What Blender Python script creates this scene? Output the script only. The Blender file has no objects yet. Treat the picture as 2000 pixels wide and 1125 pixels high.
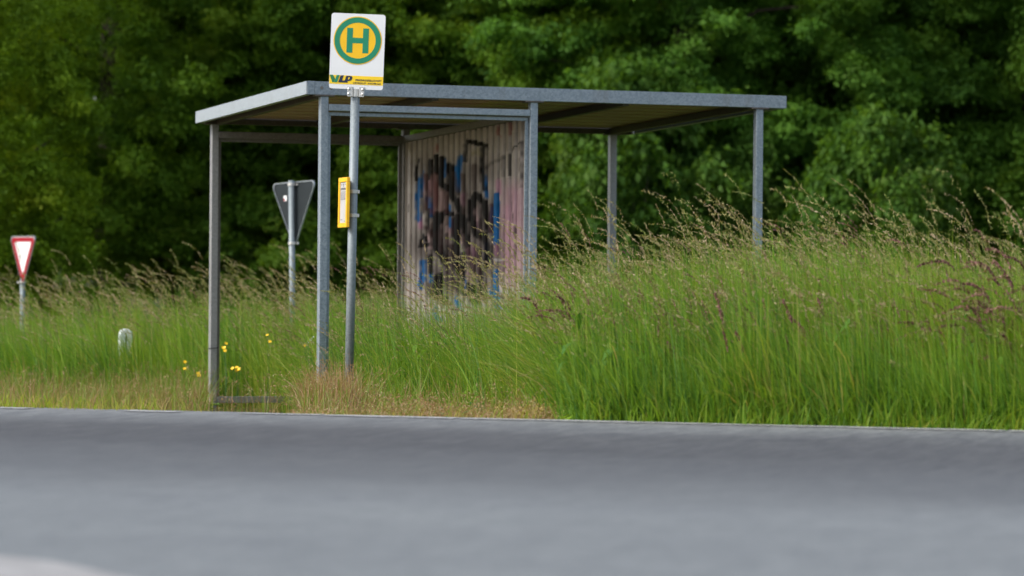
import bpy, bmesh, math, random
import numpy as np
from mathutils import Matrix, Vector

random.seed(7)
RNG = np.random.default_rng(11)
S = bpy.context.scene
COL = S.collection
PI = math.pi

# ------------------------------------------------------------------ camera
F_PX = 6400.0
CAM_Z = 0.70
PITCH, ROLL = -0.0026, 0.0085
FOCUS = 20.6

def make_camera():
    cd = bpy.data.cameras.new('camera')
    cd.sensor_width = 36.0
    cd.lens = F_PX / 2000.0 * 36.0
    cd.clip_start, cd.clip_end = 0.1, 3000.0
    cd.dof.use_dof = True
    cd.dof.focus_distance = FOCUS
    cd.dof.aperture_fstop = 2.5
    o = bpy.data.objects.new('camera', cd)
    COL.objects.link(o)
    fwd = Vector((0, math.cos(PITCH), math.sin(PITCH)))
    up0 = Vector((0, -math.sin(PITCH), math.cos(PITCH)))
    rt0 = Vector((1, 0, 0))
    rt = rt0 * math.cos(ROLL) + up0 * math.sin(ROLL)
    up = up0 * math.cos(ROLL) - rt0 * math.sin(ROLL)
    m = Matrix((rt, up, -fwd)).transposed().to_4x4()
    m.translation = Vector((0, 0, CAM_Z))
    o.matrix_world = m
    S.camera = o
make_camera()

def ray(px, py):
    """direction of the sight line through a point of the photograph (2000 px wide), scaled to depth 1"""
    du, dv = px - 1000.0, py - 562.5
    u = du * math.cos(ROLL) + dv * math.sin(ROLL)
    v = -du * math.sin(ROLL) + dv * math.cos(ROLL)
    a, b = u / F_PX, -v / F_PX
    y = math.cos(PITCH) - b * math.sin(PITCH)
    z = math.sin(PITCH) + b * math.cos(PITCH)
    return (a / y, 1.0, z / y)

def at(px, py, d):
    r = ray(px, py)
    return Vector((r[0] * d, d, CAM_Z + r[2] * d))

def on_level(px, py, z):
    r = ray(px, py)
    d = (z - CAM_Z) / r[2]
    return Vector((r[0] * d, d, z))

# ------------------------------------------------------------------ materials
def new_mat(name):
    m = bpy.data.materials.new(name)
    m.use_nodes = True
    nt = m.node_tree
    for n in list(nt.nodes):
        if n.type != 'OUTPUT_MATERIAL':
            nt.nodes.remove(n)
    return m, nt, nt.nodes, nt.links, [n for n in nt.nodes if n.type == 'OUTPUT_MATERIAL'][0]

def principled(nodes, links, out, col, rough=.6, metal=0., spec=.5):
    p = nodes.new('ShaderNodeBsdfPrincipled')
    if not hasattr(col, 'is_linked'):
        p.inputs['Base Color'].default_value = (*col, 1)
    else:
        links.new(col, p.inputs['Base Color'])
    p.inputs['Roughness'].default_value = rough
    p.inputs['Metallic'].default_value = metal
    p.inputs['Specular IOR Level'].default_value = spec
    links.new(p.outputs[0], out.inputs['Surface'])
    return p

def ramp(nodes, links, fac, stops, interp='LINEAR'):
    r = nodes.new('ShaderNodeValToRGB')
    r.color_ramp.interpolation = interp
    e = r.color_ramp.elements
    while len(e) < len(stops):
        e.new(.5)
    for el, (p, c) in zip(e, stops):
        el.position = p
        el.color = (*c, 1)
    links.new(fac, r.inputs['Fac'])
    return r.outputs['Color']

def noise(nodes, links, scale, detail=4., rough=.55, vec=None, dist=0.):
    n = nodes.new('ShaderNodeTexNoise')
    n.inputs['Scale'].default_value = scale
    n.inputs['Detail'].default_value = detail
    n.inputs['Roughness'].default_value = rough
    n.inputs['Distortion'].default_value = dist
    if vec is not None:
        links.new(vec, n.inputs['Vector'])
    return n.outputs['Fac']

def obj_coords(nodes, links, scale=(1, 1, 1), kind='Object'):
    tc = nodes.new('ShaderNodeTexCoord')
    mp = nodes.new('ShaderNodeMapping')
    mp.inputs['Scale'].default_value = scale
    links.new(tc.outputs[kind], mp.inputs['Vector'])
    return mp.outputs['Vector']

def mixcol(nodes, links, fac, a, b, mode='MIX'):
    n = nodes.new('ShaderNodeMix')
    n.data_type = 'RGBA'
    n.blend_type = mode
    for sock, v in ((n.inputs[0], fac), (n.inputs[6], a), (n.inputs[7], b)):
        if hasattr(v, 'is_linked'):
            links.new(v, sock)
        elif isinstance(v, (int, float)):
            sock.default_value = v
        else:
            sock.default_value = (*v, 1)
    return n.outputs[2]

def bump(nodes, links, height, strength, dist, p):
    b = nodes.new('ShaderNodeBump')
    b.inputs['Strength'].default_value = strength
    b.inputs['Distance'].default_value = dist
    links.new(height, b.inputs['Height'])
    links.new(b.outputs[0], p.inputs['Normal'])

def plain(name, col, rough=.5, metal=0., spec=.5, var=.12, scale=9.):
    m, nt, N, L, out = new_mat(name)
    v = obj_coords(N, L)
    f = noise(N, L, scale, 5, .6, v)
    c = ramp(N, L, f, [(.3, tuple(x * (1 - var) for x in col)), (.7, tuple(min(1, x * (1 + var)) for x in col))])
    p = principled(N, L, out, c, rough, metal, spec)
    return m

def galvanised(name, lo, hi, stain=.25, rough=.5, metal=.55):
    m, nt, N, L, out = new_mat(name)
    v = obj_coords(N, L)
    vo = N.new('ShaderNodeTexVoronoi')
    vo.inputs['Scale'].default_value = 85.
    L.new(v, vo.inputs['Vector'])
    sp = N.new('ShaderNodeSeparateColor')
    L.new(vo.outputs['Color'], sp.inputs[0])
    n1 = noise(N, L, 30., 5, .65, v)
    f = N.new('ShaderNodeMath'); f.operation = 'MULTIPLY_ADD'
    L.new(sp.outputs[0], f.inputs[0]); f.inputs[1].default_value = .45
    g = N.new('ShaderNodeMath'); g.operation = 'MULTIPLY'
    L.new(n1, g.inputs[0]); g.inputs[1].default_value = .6
    L.new(g.outputs[0], f.inputs[2])
    c = ramp(N, L, f.outputs[0], [(.2, lo), (.8, hi)])
    st = noise(N, L, 3., 6, .7, obj_coords(N, L, (2.2, 2.2, .35)))
    sm = ramp(N, L, st, [(.52, (0, 0, 0)), (.72, (stain,) * 3)])
    c = mixcol(N, L, sm, c, (.16, .14, .115))
    p = principled(N, L, out, c, rough, metal)
    L.new(ramp(N, L, f.outputs[0], [(.1, (rough - .1,) * 3), (.9, (rough + .14,) * 3)]), p.inputs['Roughness'])
    bump(N, L, n1, .12, .003, p)
    return m

M = {}
M['galv'] = galvanised('galvanised_steel', (.172, .208, .240), (.305, .35, .388), .35)
M['galv_mid'] = galvanised('dull_galvanised_steel', (.235, .235, .235), (.33, .33, .33), .3)
M['galv_lit'] = galvanised('galvanised_lit_channel', (.275, .312, .34), (.37, .41, .44), .2, .46, .4)  # left fascia: its brighter light is put into the steel colour
M['galv_dark'] = galvanised('shaded_weathered_steel', (.125, .115, .105), (.215, .20, .185), .5, .6, .35)  # base tone carries the brownish shade under the roof, plus stains
M['beam'] = galvanised('shaded_weathered_beam', (.060, .052, .045), (.115, .10, .088), .5, .6, .3)  # darker still: shade beneath the deck put into the colour, plus stains
M['pole'] = galvanised('galvanised_pole', (.15, .178, .19), (.22, .252, .265), .2, .55, .35)
M['white_plate'] = plain('white_sign_face', (.70, .71, .72), .35, 0, .5, .05, 4.)
M['sign_green'] = plain('sign_green_film', (.006, .205, .105), .4, 0, .5, .08)
M['logo_green'] = plain('logo_green_film', (.02, .16, .06), .4, 0, .5, .08)
M['sign_yellow'] = plain('sign_yellow_film', (.80, .46, .004), .4, 0, .5, .06)
M['band_yellow'] = plain('band_yellow_film', (.84, .56, .012), .4, 0, .5, .06)
M['navy'] = plain('navy_print', (.008, .016, .045), .45)
M['case_yellow'] = plain('yellow_case_paint', (.80, .42, .006), .4, 0, .5, .12, 14.)
M['paper'] = plain('timetable_paper', (.40, .395, .39), .45, 0, .4, .08)
M['print'] = plain('grey_print', (.10, .10, .11), .6)
M['sign_red'] = plain('red_sign_film', (.25, .003, .012), .6, 0, .2, .1)
M['sign_back'] = plain('grey_sign_back', (.016, .021, .024), .65, .0, .2, .12)
M['sign_rim'] = plain('pale_sign_rim', (.30, .33, .35), .45, .3)
M['bolt'] = plain('bolt_steel', (.55, .54, .52), .35, .6)
M['post_white'] = plain('weathered_white_plastic', (.70, .74, .76), .45, 0, .4, .12, 30.)
M['dark_gap'] = plain('dark_slot', (.03, .045, .03), .7)
M['stone'] = plain('pale_stone', (.40, .34, .28), .85, 0, .3, .3, 22.)
M['petal'] = plain('yellow_petal', (.80, .50, .005), .5)
M['petal_white'] = plain('white_petal', (.75, .80, .82), .5)
M['wire'] = plain('black_wire', (.02, .02, .022), .5)

def leafy(name, stops, trans=.35, rough=.55, spec=.25, use_obj=False, second=None):
    m, nt, N, L, out = new_mat(name)
    a = N.new('ShaderNodeAttribute'); a.attribute_name = 'tint'
    c = ramp(N, L, a.outputs['Fac'], stops)
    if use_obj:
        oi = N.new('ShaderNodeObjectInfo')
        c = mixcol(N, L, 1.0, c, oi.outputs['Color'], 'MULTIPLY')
    p = N.new('ShaderNodeBsdfPrincipled')
    L.new(c, p.inputs['Base Color'])
    p.inputs['Roughness'].default_value = rough
    p.inputs['Specular IOR Level'].default_value = spec
    t = N.new('ShaderNodeBsdfTranslucent')
    tc = mixcol(N, L, 1.0, c, (1.15, 1.1, .45), 'MULTIPLY')
    L.new(tc, t.inputs['Color'])
    mx = N.new('ShaderNodeMixShader'); mx.inputs[0].default_value = trans
    L.new(p.outputs[0], mx.inputs[1]); L.new(t.outputs[0], mx.inputs[2])
    L.new(mx.outputs[0], out.inputs['Surface'])
    return m

M['leaf'] = leafy('tree_leaves', [(0, (.075, .145, .018)), (.45, (.135, .235, .024)), (.85, (.19, .29, .028)), (1, (.25, .33, .045))], .5, .6, .15, True)
M['weed_leaf'] = leafy('weed_leaves', [(0, (.05, .13, .04)), (1, (.11, .22, .06))], .3)
# tint of the meadow grass: 0-.6 greens, .6-.8 yellowing, .8-1 straw
M['grass'] = leafy('grass_blades', [(0, (.066, .168, .028)), (.25, (.130, .268, .024)), (.55, (.228, .345, .028)), (.74, (.32, .35, .06)), (.86, (.40, .34, .11)), (1, (.48, .38, .19))], .48, .5, .3)
M['heads'] = leafy('grass_seed_heads', [(0, (.17, .21, .055)), (.4, (.24, .235, .085)), (.75, (.29, .22, .13)), (1, (.42, .33, .22))], .35, .6, .2)
M['purple'] = leafy('purple_seed_heads', [(0, (.10, .045, .044)), (.5, (.165, .072, .068)), (1, (.26, .135, .115))], .25, .6, .2)
M['dry'] = leafy('dry_grass', [(0, (.12, .22, .03)), (.13, (.20, .27, .04)), (.25, (.27, .22, .075)), (.55, (.28, .155, .075)), (.8, (.36, .25, .15)), (1, (.45, .36, .22))], .35, .6, .2)
M['pale_weed'] = leafy('pale_dry_weed', [(0, (.24, .20, .06)), (.5, (.38, .28, .10)), (1, (.52, .42, .17))], .3, .6, .2)

def bark():
    m, nt, N, L, out = new_mat('tree_bark')
    v = obj_coords(N, L, (6, 6, 1.2))
    f = noise(N, L, 4., 6, .7, v)
    c = ramp(N, L, f, [(.3, (.030, .024, .018)), (.7, (.085, .07, .052))])
    p = principled(N, L, out, c, .85, 0, .2)
    bump(N, L, f, .6, .02, p)
    return m
M['bark'] = bark()

def soil(name, cols, scale):
    m, nt, N, L, out = new_mat(name)
    v = obj_coords(N, L)
    f = noise(N, L, scale, 8, .7, v)
    c = ramp(N, L, f, [(.25, cols[0]), (.5, cols[1]), (.75, cols[2])])
    p = principled(N, L, out, c, .95, 0, .1)
    bump(N, L, f, .8, .03, p)
    return m
M['soil'] = soil('grassy_soil', [(.045, .038, .020), (.085, .075, .03), (.13, .10, .055)], 2.6)
M['forest_floor'] = soil('forest_floor', [(.02, .016, .010), (.035, .028, .017), (.055, .042, .022)], 1.8)
M['gravel'] = soil('gravel_shoulder', [(.14, .12, .10), (.25, .215, .185), (.36, .31, .27)], 38.)

# ------------------------------------------------------------------ mesh helpers
class MB:
    """collects shapes; build() links them as one mesh object"""
    def __init__(self):
        self.v, self.f, self.mi = [], [], []
    def add(self, vs, fs, mi=0):
        o = len(self.v)
        self.v += [tuple(p) for p in vs]
        self.f += [tuple(i + o for i in f) for f in fs]
        self.mi += [mi] * len(fs)
    def box(self, lo, hi, mi=0, fn=None):
        x0, y0, z0 = lo; x1, y1, z1 = hi
        vs = [(x0, y0, z0), (x1, y0, z0), (x1, y1, z0), (x0, y1, z0), (x0, y0, z1), (x1, y0, z1), (x1, y1, z1), (x0, y1, z1)]
        if fn: vs = [fn(p) for p in vs]
        self.add(vs, [(3, 2, 1, 0), (4, 5, 6, 7), (0, 1, 5, 4), (1, 2, 6, 5), (2, 3, 7, 6), (3, 0, 4, 7)], mi)
    def tube(self, pts, radii, n=10, mi=0, caps=True):
        pts = [Vector(p) for p in pts]
        rings = []
        prev = None
        for i, p in enumerate(pts):
            t = (pts[min(i + 1, len(pts) - 1)] - pts[max(i - 1, 0)]).normalized()
            if prev is None:
                a = t.orthogonal().normalized()
            else:
                a = (prev - t * prev.dot(t)).normalized()
            prev = a
            b = t.cross(a)
            r = radii[i] if hasattr(radii, '__len__') else radii
            rings.append([p + (a * math.cos(k * 2 * PI / n) + b * math.sin(k * 2 * PI / n)) * r for k in range(n)])
        vs = [q for r in rings for q in r]
        fs = []
        for i in range(len(pts) - 1):
            for k in range(n):
                k2 = (k + 1) % n
                fs.append((i * n + k, i * n + k2, (i + 1) * n + k2, (i + 1) * n + k))
        if caps:
            fs.append(tuple(reversed(range(n))))
            fs.append(tuple((len(pts) - 1) * n + k for k in range(n)))
        self.add(vs, fs, mi)
    def prism(self, poly, y0, y1, mi=0):
        """poly in the x-z plane (counter-clockwise seen from -y), thickness along y; y0 is the near side"""
        n = len(poly)
        vs = [(x, y0, z) for x, z in poly] + [(x, y1, z) for x, z in poly]
        fs = [tuple(range(n)), tuple(reversed(range(n, 2 * n)))]
        fs += [(i, i + n, (i + 1) % n + n, (i + 1) % n) for i in range(n)]
        self.add(vs, fs, mi)
    def build(self, name, mats, parent=None, bevel=0., smooth=False):
        me = bpy.data.meshes.new(name)
        me.from_pydata(self.v, [], self.f)
        if not isinstance(mats, (list, tuple)): mats = [mats]
        for m in mats: me.materials.append(m)
        me.polygons.foreach_set('material_index', self.mi)
        if smooth: me.polygons.foreach_set('use_smooth', [True] * len(self.f))
        me.update()
        o = bpy.data.objects.new(name, me)
        COL.objects.link(o)
        if parent: o.parent = parent
        if bevel:
            b = o.modifiers.new('bevel', 'BEVEL'); b.width = bevel; b.segments = 2; b.limit_method = 'ANGLE'
        return o

def mesh_np(name, verts, faces, mats, parent=None, tint=None, mat_idx=None, k=None, smooth=False):
    """big meshes from arrays; faces is an (n,k) array"""
    me = bpy.data.meshes.new(name)
    nv, (nf, k) = len(verts), faces.shape
    me.vertices.add(nv)
    me.vertices.foreach_set('co', np.ascontiguousarray(verts, dtype=np.float32).ravel())
    me.loops.add(nf * k)
    me.loops.foreach_set('vertex_index', np.ascontiguousarray(faces, dtype=np.int32).ravel())
    me.polygons.add(nf)
    me.polygons.foreach_set('loop_start', np.arange(0, nf * k, k, dtype=np.int32))
    if not isinstance(mats, (list, tuple)): mats = [mats]
    for m in mats: me.materials.append(m)
    if mat_idx is not None: me.polygons.foreach_set('material_index', np.ascontiguousarray(mat_idx, dtype=np.int32))
    if smooth: me.polygons.foreach_set('use_smooth', np.ones(nf, dtype=bool))
    me.update(calc_edges=True)
    if tint is not None:
        a = me.attributes.new('tint', 'FLOAT', 'POINT')
        a.data.foreach_set('value', np.ascontiguousarray(tint, dtype=np.float32))
    o = bpy.data.objects.new(name, me)
    COL.objects.link(o)
    if parent: o.parent = parent
    return o

def empty(name, loc=(0, 0, 0), rz=0., rot=None):
    o = bpy.data.objects.new(name, None)
    o.empty_display_size = .1
    COL.objects.link(o)
    o.location = loc
    o.rotation_euler = rot if rot else (0, 0, rz)
    return o

def tag(o, label=None, cat=None, group=None, kind=None):
    if label: o['label'] = label
    if cat: o['category'] = cat
    if group: o['group'] = group
    if kind: o['kind'] = kind
    return o

# ------------------------------------------------------------------ light
w = bpy.data.worlds.new('World')
S.world = w
w.use_nodes = True
wn, wl = w.node_tree.nodes, w.node_tree.links
for n in list(wn): wn.remove(n)
sky = wn.new('ShaderNodeTexSky'); sky.sky_type = 'NISHITA'; sky.sun_disc = False
SUN_DIR = Vector((-.69, -.31, .65)).normalized()       # towards the sun: high on the left
sky.sun_elevation = math.asin(SUN_DIR.z)
sky.sun_rotation = math.atan2(SUN_DIR.x, SUN_DIR.y)
sky.air_density = 1.0; sky.dust_density = 2.5; sky.ozone_density = 1.0
hsv = wn.new('ShaderNodeHueSaturation'); hsv.inputs['Saturation'].default_value = .68
bg = wn.new('ShaderNodeBackground'); bg.inputs['Strength'].default_value = .12
wo = wn.new('ShaderNodeOutputWorld')
wl.new(sky.outputs[0], hsv.inputs['Color']); wl.new(hsv.outputs[0], bg.inputs[0]); wl.new(bg.outputs[0], wo.inputs[0])
ld = bpy.data.lights.new('sun', 'SUN')
ld.energy = 1.5; ld.angle = math.radians(16); ld.color = (1, .955, .89)
lo = bpy.data.objects.new('sun', ld); COL.objects.link(lo)
lo.rotation_euler = (-SUN_DIR).to_track_quat('-Z', 'Y').to_euler()

S.view_settings.view_transform = 'Standard'
S.view_settings.look = 'None'
S.view_settings.exposure = 1.27
S.view_settings.gamma = 1.0
S.render.engine = 'CYCLES'
S.cycles.use_denoising = True
S.cycles.max_bounces = 8
S.cycles.diffuse_bounces = 5
S.cycles.glossy_bounces = 2
S.cycles.transmission_bounces = 5
S.cycles.transparent_max_bounces = 4
S.cycles.caustics_reflective = False
S.cycles.caustics_refractive = False

# ------------------------------------------------------------------ terrain and road
EDGE_R = on_level(2000, 840, 0.0)       # where the asphalt ends, right and left of the view
EDGE_L = on_level(0, 794, 0.0)
E_DIR = Vector((EDGE_R.x - EDGE_L.x, EDGE_R.y - EDGE_L.y)).normalized()
E_NRM = Vector((-E_DIR.y, E_DIR.x))     # pointing away from the road
if E_NRM.y < 0: E_NRM = -E_NRM
E_ORG = Vector((EDGE_L.x, EDGE_L.y))

def s_of(x, y):
    return (x - E_ORG.x) * E_NRM.x + (y - E_ORG.y) * E_NRM.y
def ground_z(x, y):
    s = s_of(np.asarray(x, float), np.asarray(y, float))
    z = np.where(s < 0, -.06, -.035 - .050 * s)
    z = np.maximum(z, -.38)
    xx, yy = np.asarray(x, float), np.asarray(y, float)
    bank = .27 * np.exp(-((xx - 1.75) / .9) ** 2) + .08 * np.exp(-((xx - 3.2) / .5) ** 2)
    z = z + np.clip(bank, 0, .42) * np.clip((s - .5) / 2.6, 0, 1) ** 1.3 * np.clip((26.5 - yy) / 3., 0, 1)
    return z + .012 * np.sin(np.asarray(x) * 1.7 + 1) * np.sin(np.asarray(y) * 1.3) * np.clip(s, 0, 1)
def gz(x, y): return float(ground_z(x, y))

def frame_pt(t, s, z):
    """point t metres along the road edge and s metres beyond it"""
    p = E_ORG + E_DIR * t + E_NRM * s
    return (p.x, p.y, z)

ts = np.concatenate([np.linspace(-900, -30, 12), np.linspace(-20, 24, 60), np.linspace(34, 900, 12)])
ss = np.concatenate([np.linspace(-900, -14, 8), np.linspace(-8, 45, 90), np.linspace(60, 1500, 14)])
TT, SS = np.meshgrid(ts, ss)
X = E_ORG.x + E_DIR.x * TT + E_NRM.x * SS
Y = E_ORG.y + E_DIR.y * TT + E_NRM.y * SS
Z = ground_z(X, Y)
nr, nc = X.shape
idx = np.arange(nr * nc).reshape(nr, nc)
fa = np.stack([idx[:-1, :-1], idx[:-1, 1:], idx[1:, 1:], idx[1:, :-1]], -1).reshape(-1, 4)
g = mesh_np('ground', np.stack([X, Y, Z], -1).reshape(-1, 3), fa, [M['soil'], M['forest_floor']],
            mat_idx=((SS[:-1, :-1] > 24).ravel()).astype(int), smooth=True)
tag(g, 'brown grassy soil of the verge falling away from the road', None, None, 'structure')

def asphalt():
    m, nt, N, L, out = new_mat('asphalt')
    v = obj_coords(N, L)
    sx = N.new('ShaderNodeSeparateXYZ'); L.new(v, sx.inputs[0])
    wob = noise(N, L, 1.0, 3, .5, obj_coords(N, L, (.35, .5, 1)))
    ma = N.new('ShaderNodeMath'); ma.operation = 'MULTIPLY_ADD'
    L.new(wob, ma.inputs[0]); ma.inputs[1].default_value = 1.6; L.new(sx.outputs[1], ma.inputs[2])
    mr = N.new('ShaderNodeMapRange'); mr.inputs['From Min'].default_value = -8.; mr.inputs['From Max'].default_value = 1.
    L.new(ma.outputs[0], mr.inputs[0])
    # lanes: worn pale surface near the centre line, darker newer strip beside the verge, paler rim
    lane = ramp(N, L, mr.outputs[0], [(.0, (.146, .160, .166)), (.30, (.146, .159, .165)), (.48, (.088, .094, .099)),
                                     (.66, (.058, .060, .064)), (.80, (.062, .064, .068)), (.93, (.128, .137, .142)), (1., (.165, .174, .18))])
    pat = noise(N, L, 1.0, 4, .6, obj_coords(N, L, (.9, 1.6, 1)))
    lane = mixcol(N, L, 1.0, lane, ramp(N, L, pat, [(.3, (.90, .90, .91)), (.7, (1.06, 1.06, 1.05))]), 'MULTIPLY')
    grain = noise(N, L, 1.0, 4, .8, obj_coords(N, L, (17., 2.4, 1)))
    far = ramp(N, L, mr.outputs[0], [(.45, (0, 0, 0)), (.72, (1, 1, 1))])
    lane = mixcol(N, L, far, lane, mixcol(N, L, 1.0, lane, ramp(N, L, grain, [(.38, (.74, .74, .75)), (.62, (1.3, 1.28, 1.24))]), 'MULTIPLY'))
    fine = noise(N, L, 120., 3, .7, v)
    med = noise(N, L, 1.0, 5, .8, obj_coords(N, L, (10., 4., 1)))
    lane = mixcol(N, L, 1.0, lane, ramp(N, L, med, [(.36, (.84, .84, .85)), (.64, (1.12, 1.11, 1.10))]), 'MULTIPLY')
    c = mixcol(N, L, 1.0, lane, ramp(N, L, fine, [(.3, (.50, .50, .51)), (.72, (1.45, 1.43, 1.40))]), 'MULTIPLY')
    p = principled(N, L, out, c, .7, 0, .4)
    bump(N, L, fine, .5, .004, p)
    return m
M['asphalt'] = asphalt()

def road_paint():
    m, nt, N, L, out = new_mat('worn_road_paint')
    v = obj_coords(N, L)
    f = noise(N, L, 40., 5, .7, v)
    c = ramp(N, L, f, [(.38, (.17, .175, .18)), (.6, (.42, .42, .41))])
    principled(N, L, out, c, .6, 0, .3)
    return m
M['paint'] = road_paint()

def edge_rotation():
    return math.atan2(E_DIR.y, E_DIR.x)
road_root = empty('road', (E_ORG.x, E_ORG.y, 0), edge_rotation())
tag(road_root, 'grey asphalt road crossing in front of the bus stop', None, None, 'structure')
mb = MB()
# top sheet with a ragged verge edge
edge = [(t, -.02 + .045 * math.sin(t * 2.1) * math.sin(t * .77) + .02 * math.sin(t * 7.3 + 1) * math.sin(t * 3.1) + RNG.normal() * .005) for t in np.linspace(-25, 30, 440)]
edge = [(-900, 0)] + edge + [(900, 0)]
vs, fs = [], []
for t, s in edge:
    vs += [(t, s, 0), (t, -15, 0), (t, s + .02, -.09)]
for i in range(len(edge) - 1):
    a, b = 3 * i, 3 * i + 3
    fs += [(a + 1, b + 1, b, a), (a, b, b + 2, a + 2)]
mb.add(vs, fs)
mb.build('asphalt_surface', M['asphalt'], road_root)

def line_strip(t0, t1, s0, s1, ragged=.006):
    b = MB(); n = max(2, int((t1 - t0) / .12)); v = []; f = []
    for i in range(n + 1):
        t = t0 + (t1 - t0) * i / n
        v += [(t, s0 + RNG.normal() * ragged, .004), (t, s1 + RNG.normal() * ragged, .004)]
    for i in range(n):
        f.append((2 * i, 2 * i + 2, 2 * i + 3, 2 * i + 1))
    b.add(v, f); return b
def t_of_px(px, py):
    p = on_level(px, py, 0.); return (p.x - E_ORG.x) * E_DIR.x + (p.y - E_ORG.y) * E_DIR.y
def s_of_px(px, py):
    p = on_level(px, py, 0.); return s_of(p.x, p.y)
# broken edge line across the mouth of the side road on the left, unbroken to the right
for a, b in ((-30, 52), (318, 425)):
    line_strip(t_of_px(a, 797), t_of_px(b, 799), -.27, -.13).build('edge_line', M['paint'], road_root)
t = t_of_px(470, 808)
while t < 14:
    ln = RNG.uniform(.25, 1.1)
    line_strip(t, t + ln, -.24 + RNG.normal() * .008, -.13 + RNG.normal() * .012, .010).build('edge_line', M['paint'], road_root)
    t += ln + RNG.choice([.01, .03, .12])
def road_pt(px, py):
    return (t_of_px(px, py), float(s_of_px(px, py)), .004)
mk = MB(); mk.add([road_pt(-700, 1060), road_pt(-20, 1086), road_pt(110, 1100), road_pt(300, 1142), road_pt(300, 1230), road_pt(-700, 1200)], [(0, 5, 4, 3, 2, 1)])
mk.build('worn_marking', plain('very_worn_paint', (.25, .245, .24), .7, 0, .3, .25, 5.), road_root)

# gravel shoulder beyond the asphalt on the left
mb = MB(); v = []; f = []
tt = np.linspace(-25, t_of_px(1090, 818), 160)
for i, t in enumerate(tt):
    wdt = .62 + .12 * math.sin(t * 3.1) + RNG.normal() * .03
    if t > tt[-1] - 2.2: wdt *= max(.05, (tt[-1] - t) / 2.2)
    for s in (.0, wdt * .5, wdt):
        x, y, _ = frame_pt(t, s, 0)
        v.append((x, y, -.010 - .030 * s + RNG.normal() * .003))
for i in range(len(tt) - 1):
    a = 3 * i
    f += [(a, a + 3, a + 4, a + 1), (a + 1, a + 4, a + 5, a + 2)]
mb.add(v, f)
sh = mb.build('gravel_shoulder', M['gravel'])
tag(sh, 'strip of pale gravel and dust along the asphalt edge', None, None, 'structure')

# ------------------------------------------------------------------ bus shelter
A_YAW = 0.3696
BASE = -.38
CX, CY = -1.3563, 23.4
L_, SD, SF = 2.811, 1.607, 3.429
ZT = 1.3993 + CAM_Z - BASE; ZR = 1.2402 + CAM_Z - BASE; ZBOT = -.9169 + CAM_Z - BASE
TF = .0936
OL, OF, OR, OB = .139, .031, .219, .067
SLOPE = -.0303
P = .058; H = P / 2
def shear(p): return (p[0], p[1], p[2] + SLOPE * p[1])

shelter = empty('bus_shelter', (CX, CY, BASE), A_YAW)
tag(shelter, 'galvanised steel bus shelter with flat roof and one graffiti covered wall', 'bus shelter')
def member(name, lo, hi, mat, parent=shelter, bevel=.004, fn=shear, label=None):
    b = MB(); b.box(lo, hi, fn=fn)
    o = b.build(name, mat, parent, bevel)
    if label: o['label'] = label
    return o

# six posts
ZP = ZT - TF                              # underside of the roof channel
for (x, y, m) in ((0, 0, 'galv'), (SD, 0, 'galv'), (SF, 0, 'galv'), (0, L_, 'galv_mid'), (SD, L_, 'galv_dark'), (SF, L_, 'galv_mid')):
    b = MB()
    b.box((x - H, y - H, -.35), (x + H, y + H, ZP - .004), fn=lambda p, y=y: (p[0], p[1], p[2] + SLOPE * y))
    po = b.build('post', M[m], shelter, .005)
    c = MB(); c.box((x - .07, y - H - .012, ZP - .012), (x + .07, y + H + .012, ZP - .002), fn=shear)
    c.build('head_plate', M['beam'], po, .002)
# wire tied round the back left post
b = MB(); zz = 1.0
zz = at(418, 660, 26.0).z - BASE
b.tube([shear((sx * (H + .003), L_ + sy * (H + .003), zz + dz)) for sx, sy, dz in ((-1, -1, 0), (1, -1, .006), (1, 1, .006), (-1, 1, 0), (-1, -1, 0))], .004, 6)
b.build('wire_tie', M['wire'], shelter)

# horizontal rails
e = .0015
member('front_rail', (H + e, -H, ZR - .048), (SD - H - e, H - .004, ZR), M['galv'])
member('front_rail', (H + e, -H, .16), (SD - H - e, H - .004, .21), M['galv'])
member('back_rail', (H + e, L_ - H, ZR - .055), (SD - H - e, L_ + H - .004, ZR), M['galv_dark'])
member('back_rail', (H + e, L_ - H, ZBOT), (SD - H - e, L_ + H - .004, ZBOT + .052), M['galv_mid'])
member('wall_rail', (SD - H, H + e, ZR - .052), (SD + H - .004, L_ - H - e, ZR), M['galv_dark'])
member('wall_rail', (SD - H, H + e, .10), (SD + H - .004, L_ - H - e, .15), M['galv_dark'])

# inner frames that once held panes (thin angle set back behind the rails)
def inner_frame(y, m, zlo):
    b = MB()
    x0, x1 = H + .002, SD - H - .002
    y0, y1 = y + .006, y + H - .006
    zt = ZR - .05
    b.box((x0, y0, zlo), (x0 + .026, y1, zt - .030), fn=shear)
    b.box((x1 - .026, y0, zlo), (x1, y1, zt - .030), fn=shear)
    b.box((x0, y0, zt - .0295), (x1, y1, zt - .004), fn=shear)
    b.build('pane_frame', m, shelter, .002)
inner_frame(0, M['galv'], .22)
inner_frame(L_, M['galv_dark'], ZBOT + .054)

# corrugated wall, painted with graffiti
PITCHW = .1225
DEP = .034
WX = SD - .020
z_lo, z_hi = .14, ZR - .056
SY0, SY1 = H + .028, L_ - H - .004
prof = []
t = SY0
while t < SY1:
    for (dt, dx) in ((0, 0), (.033, 0), (.0659, 0), (.066, 0), (.0685, DEP * .5), (.0709, DEP), (.071, DEP), (.094, DEP), (.1169, DEP), (.117, DEP), (.1195, DEP * .5), (.1224, 0.)):
        if t + dt <= SY1: prof.append((t + dt, dx))
    t += PITCHW
rows = np.arange(z_lo, z_hi, .011)
rows[-1] = z_hi
PT = np.array(prof)
NT, NZ = len(PT), len(rows)
VT = np.repeat(PT[None, :, 0], NZ, 0); VX = np.repeat(PT[None, :, 1], NZ, 0); VZ = np.repeat(rows[:, None], NT, 1)
ca, sa = math.cos(A_YAW), math.sin(A_YAW)
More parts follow.
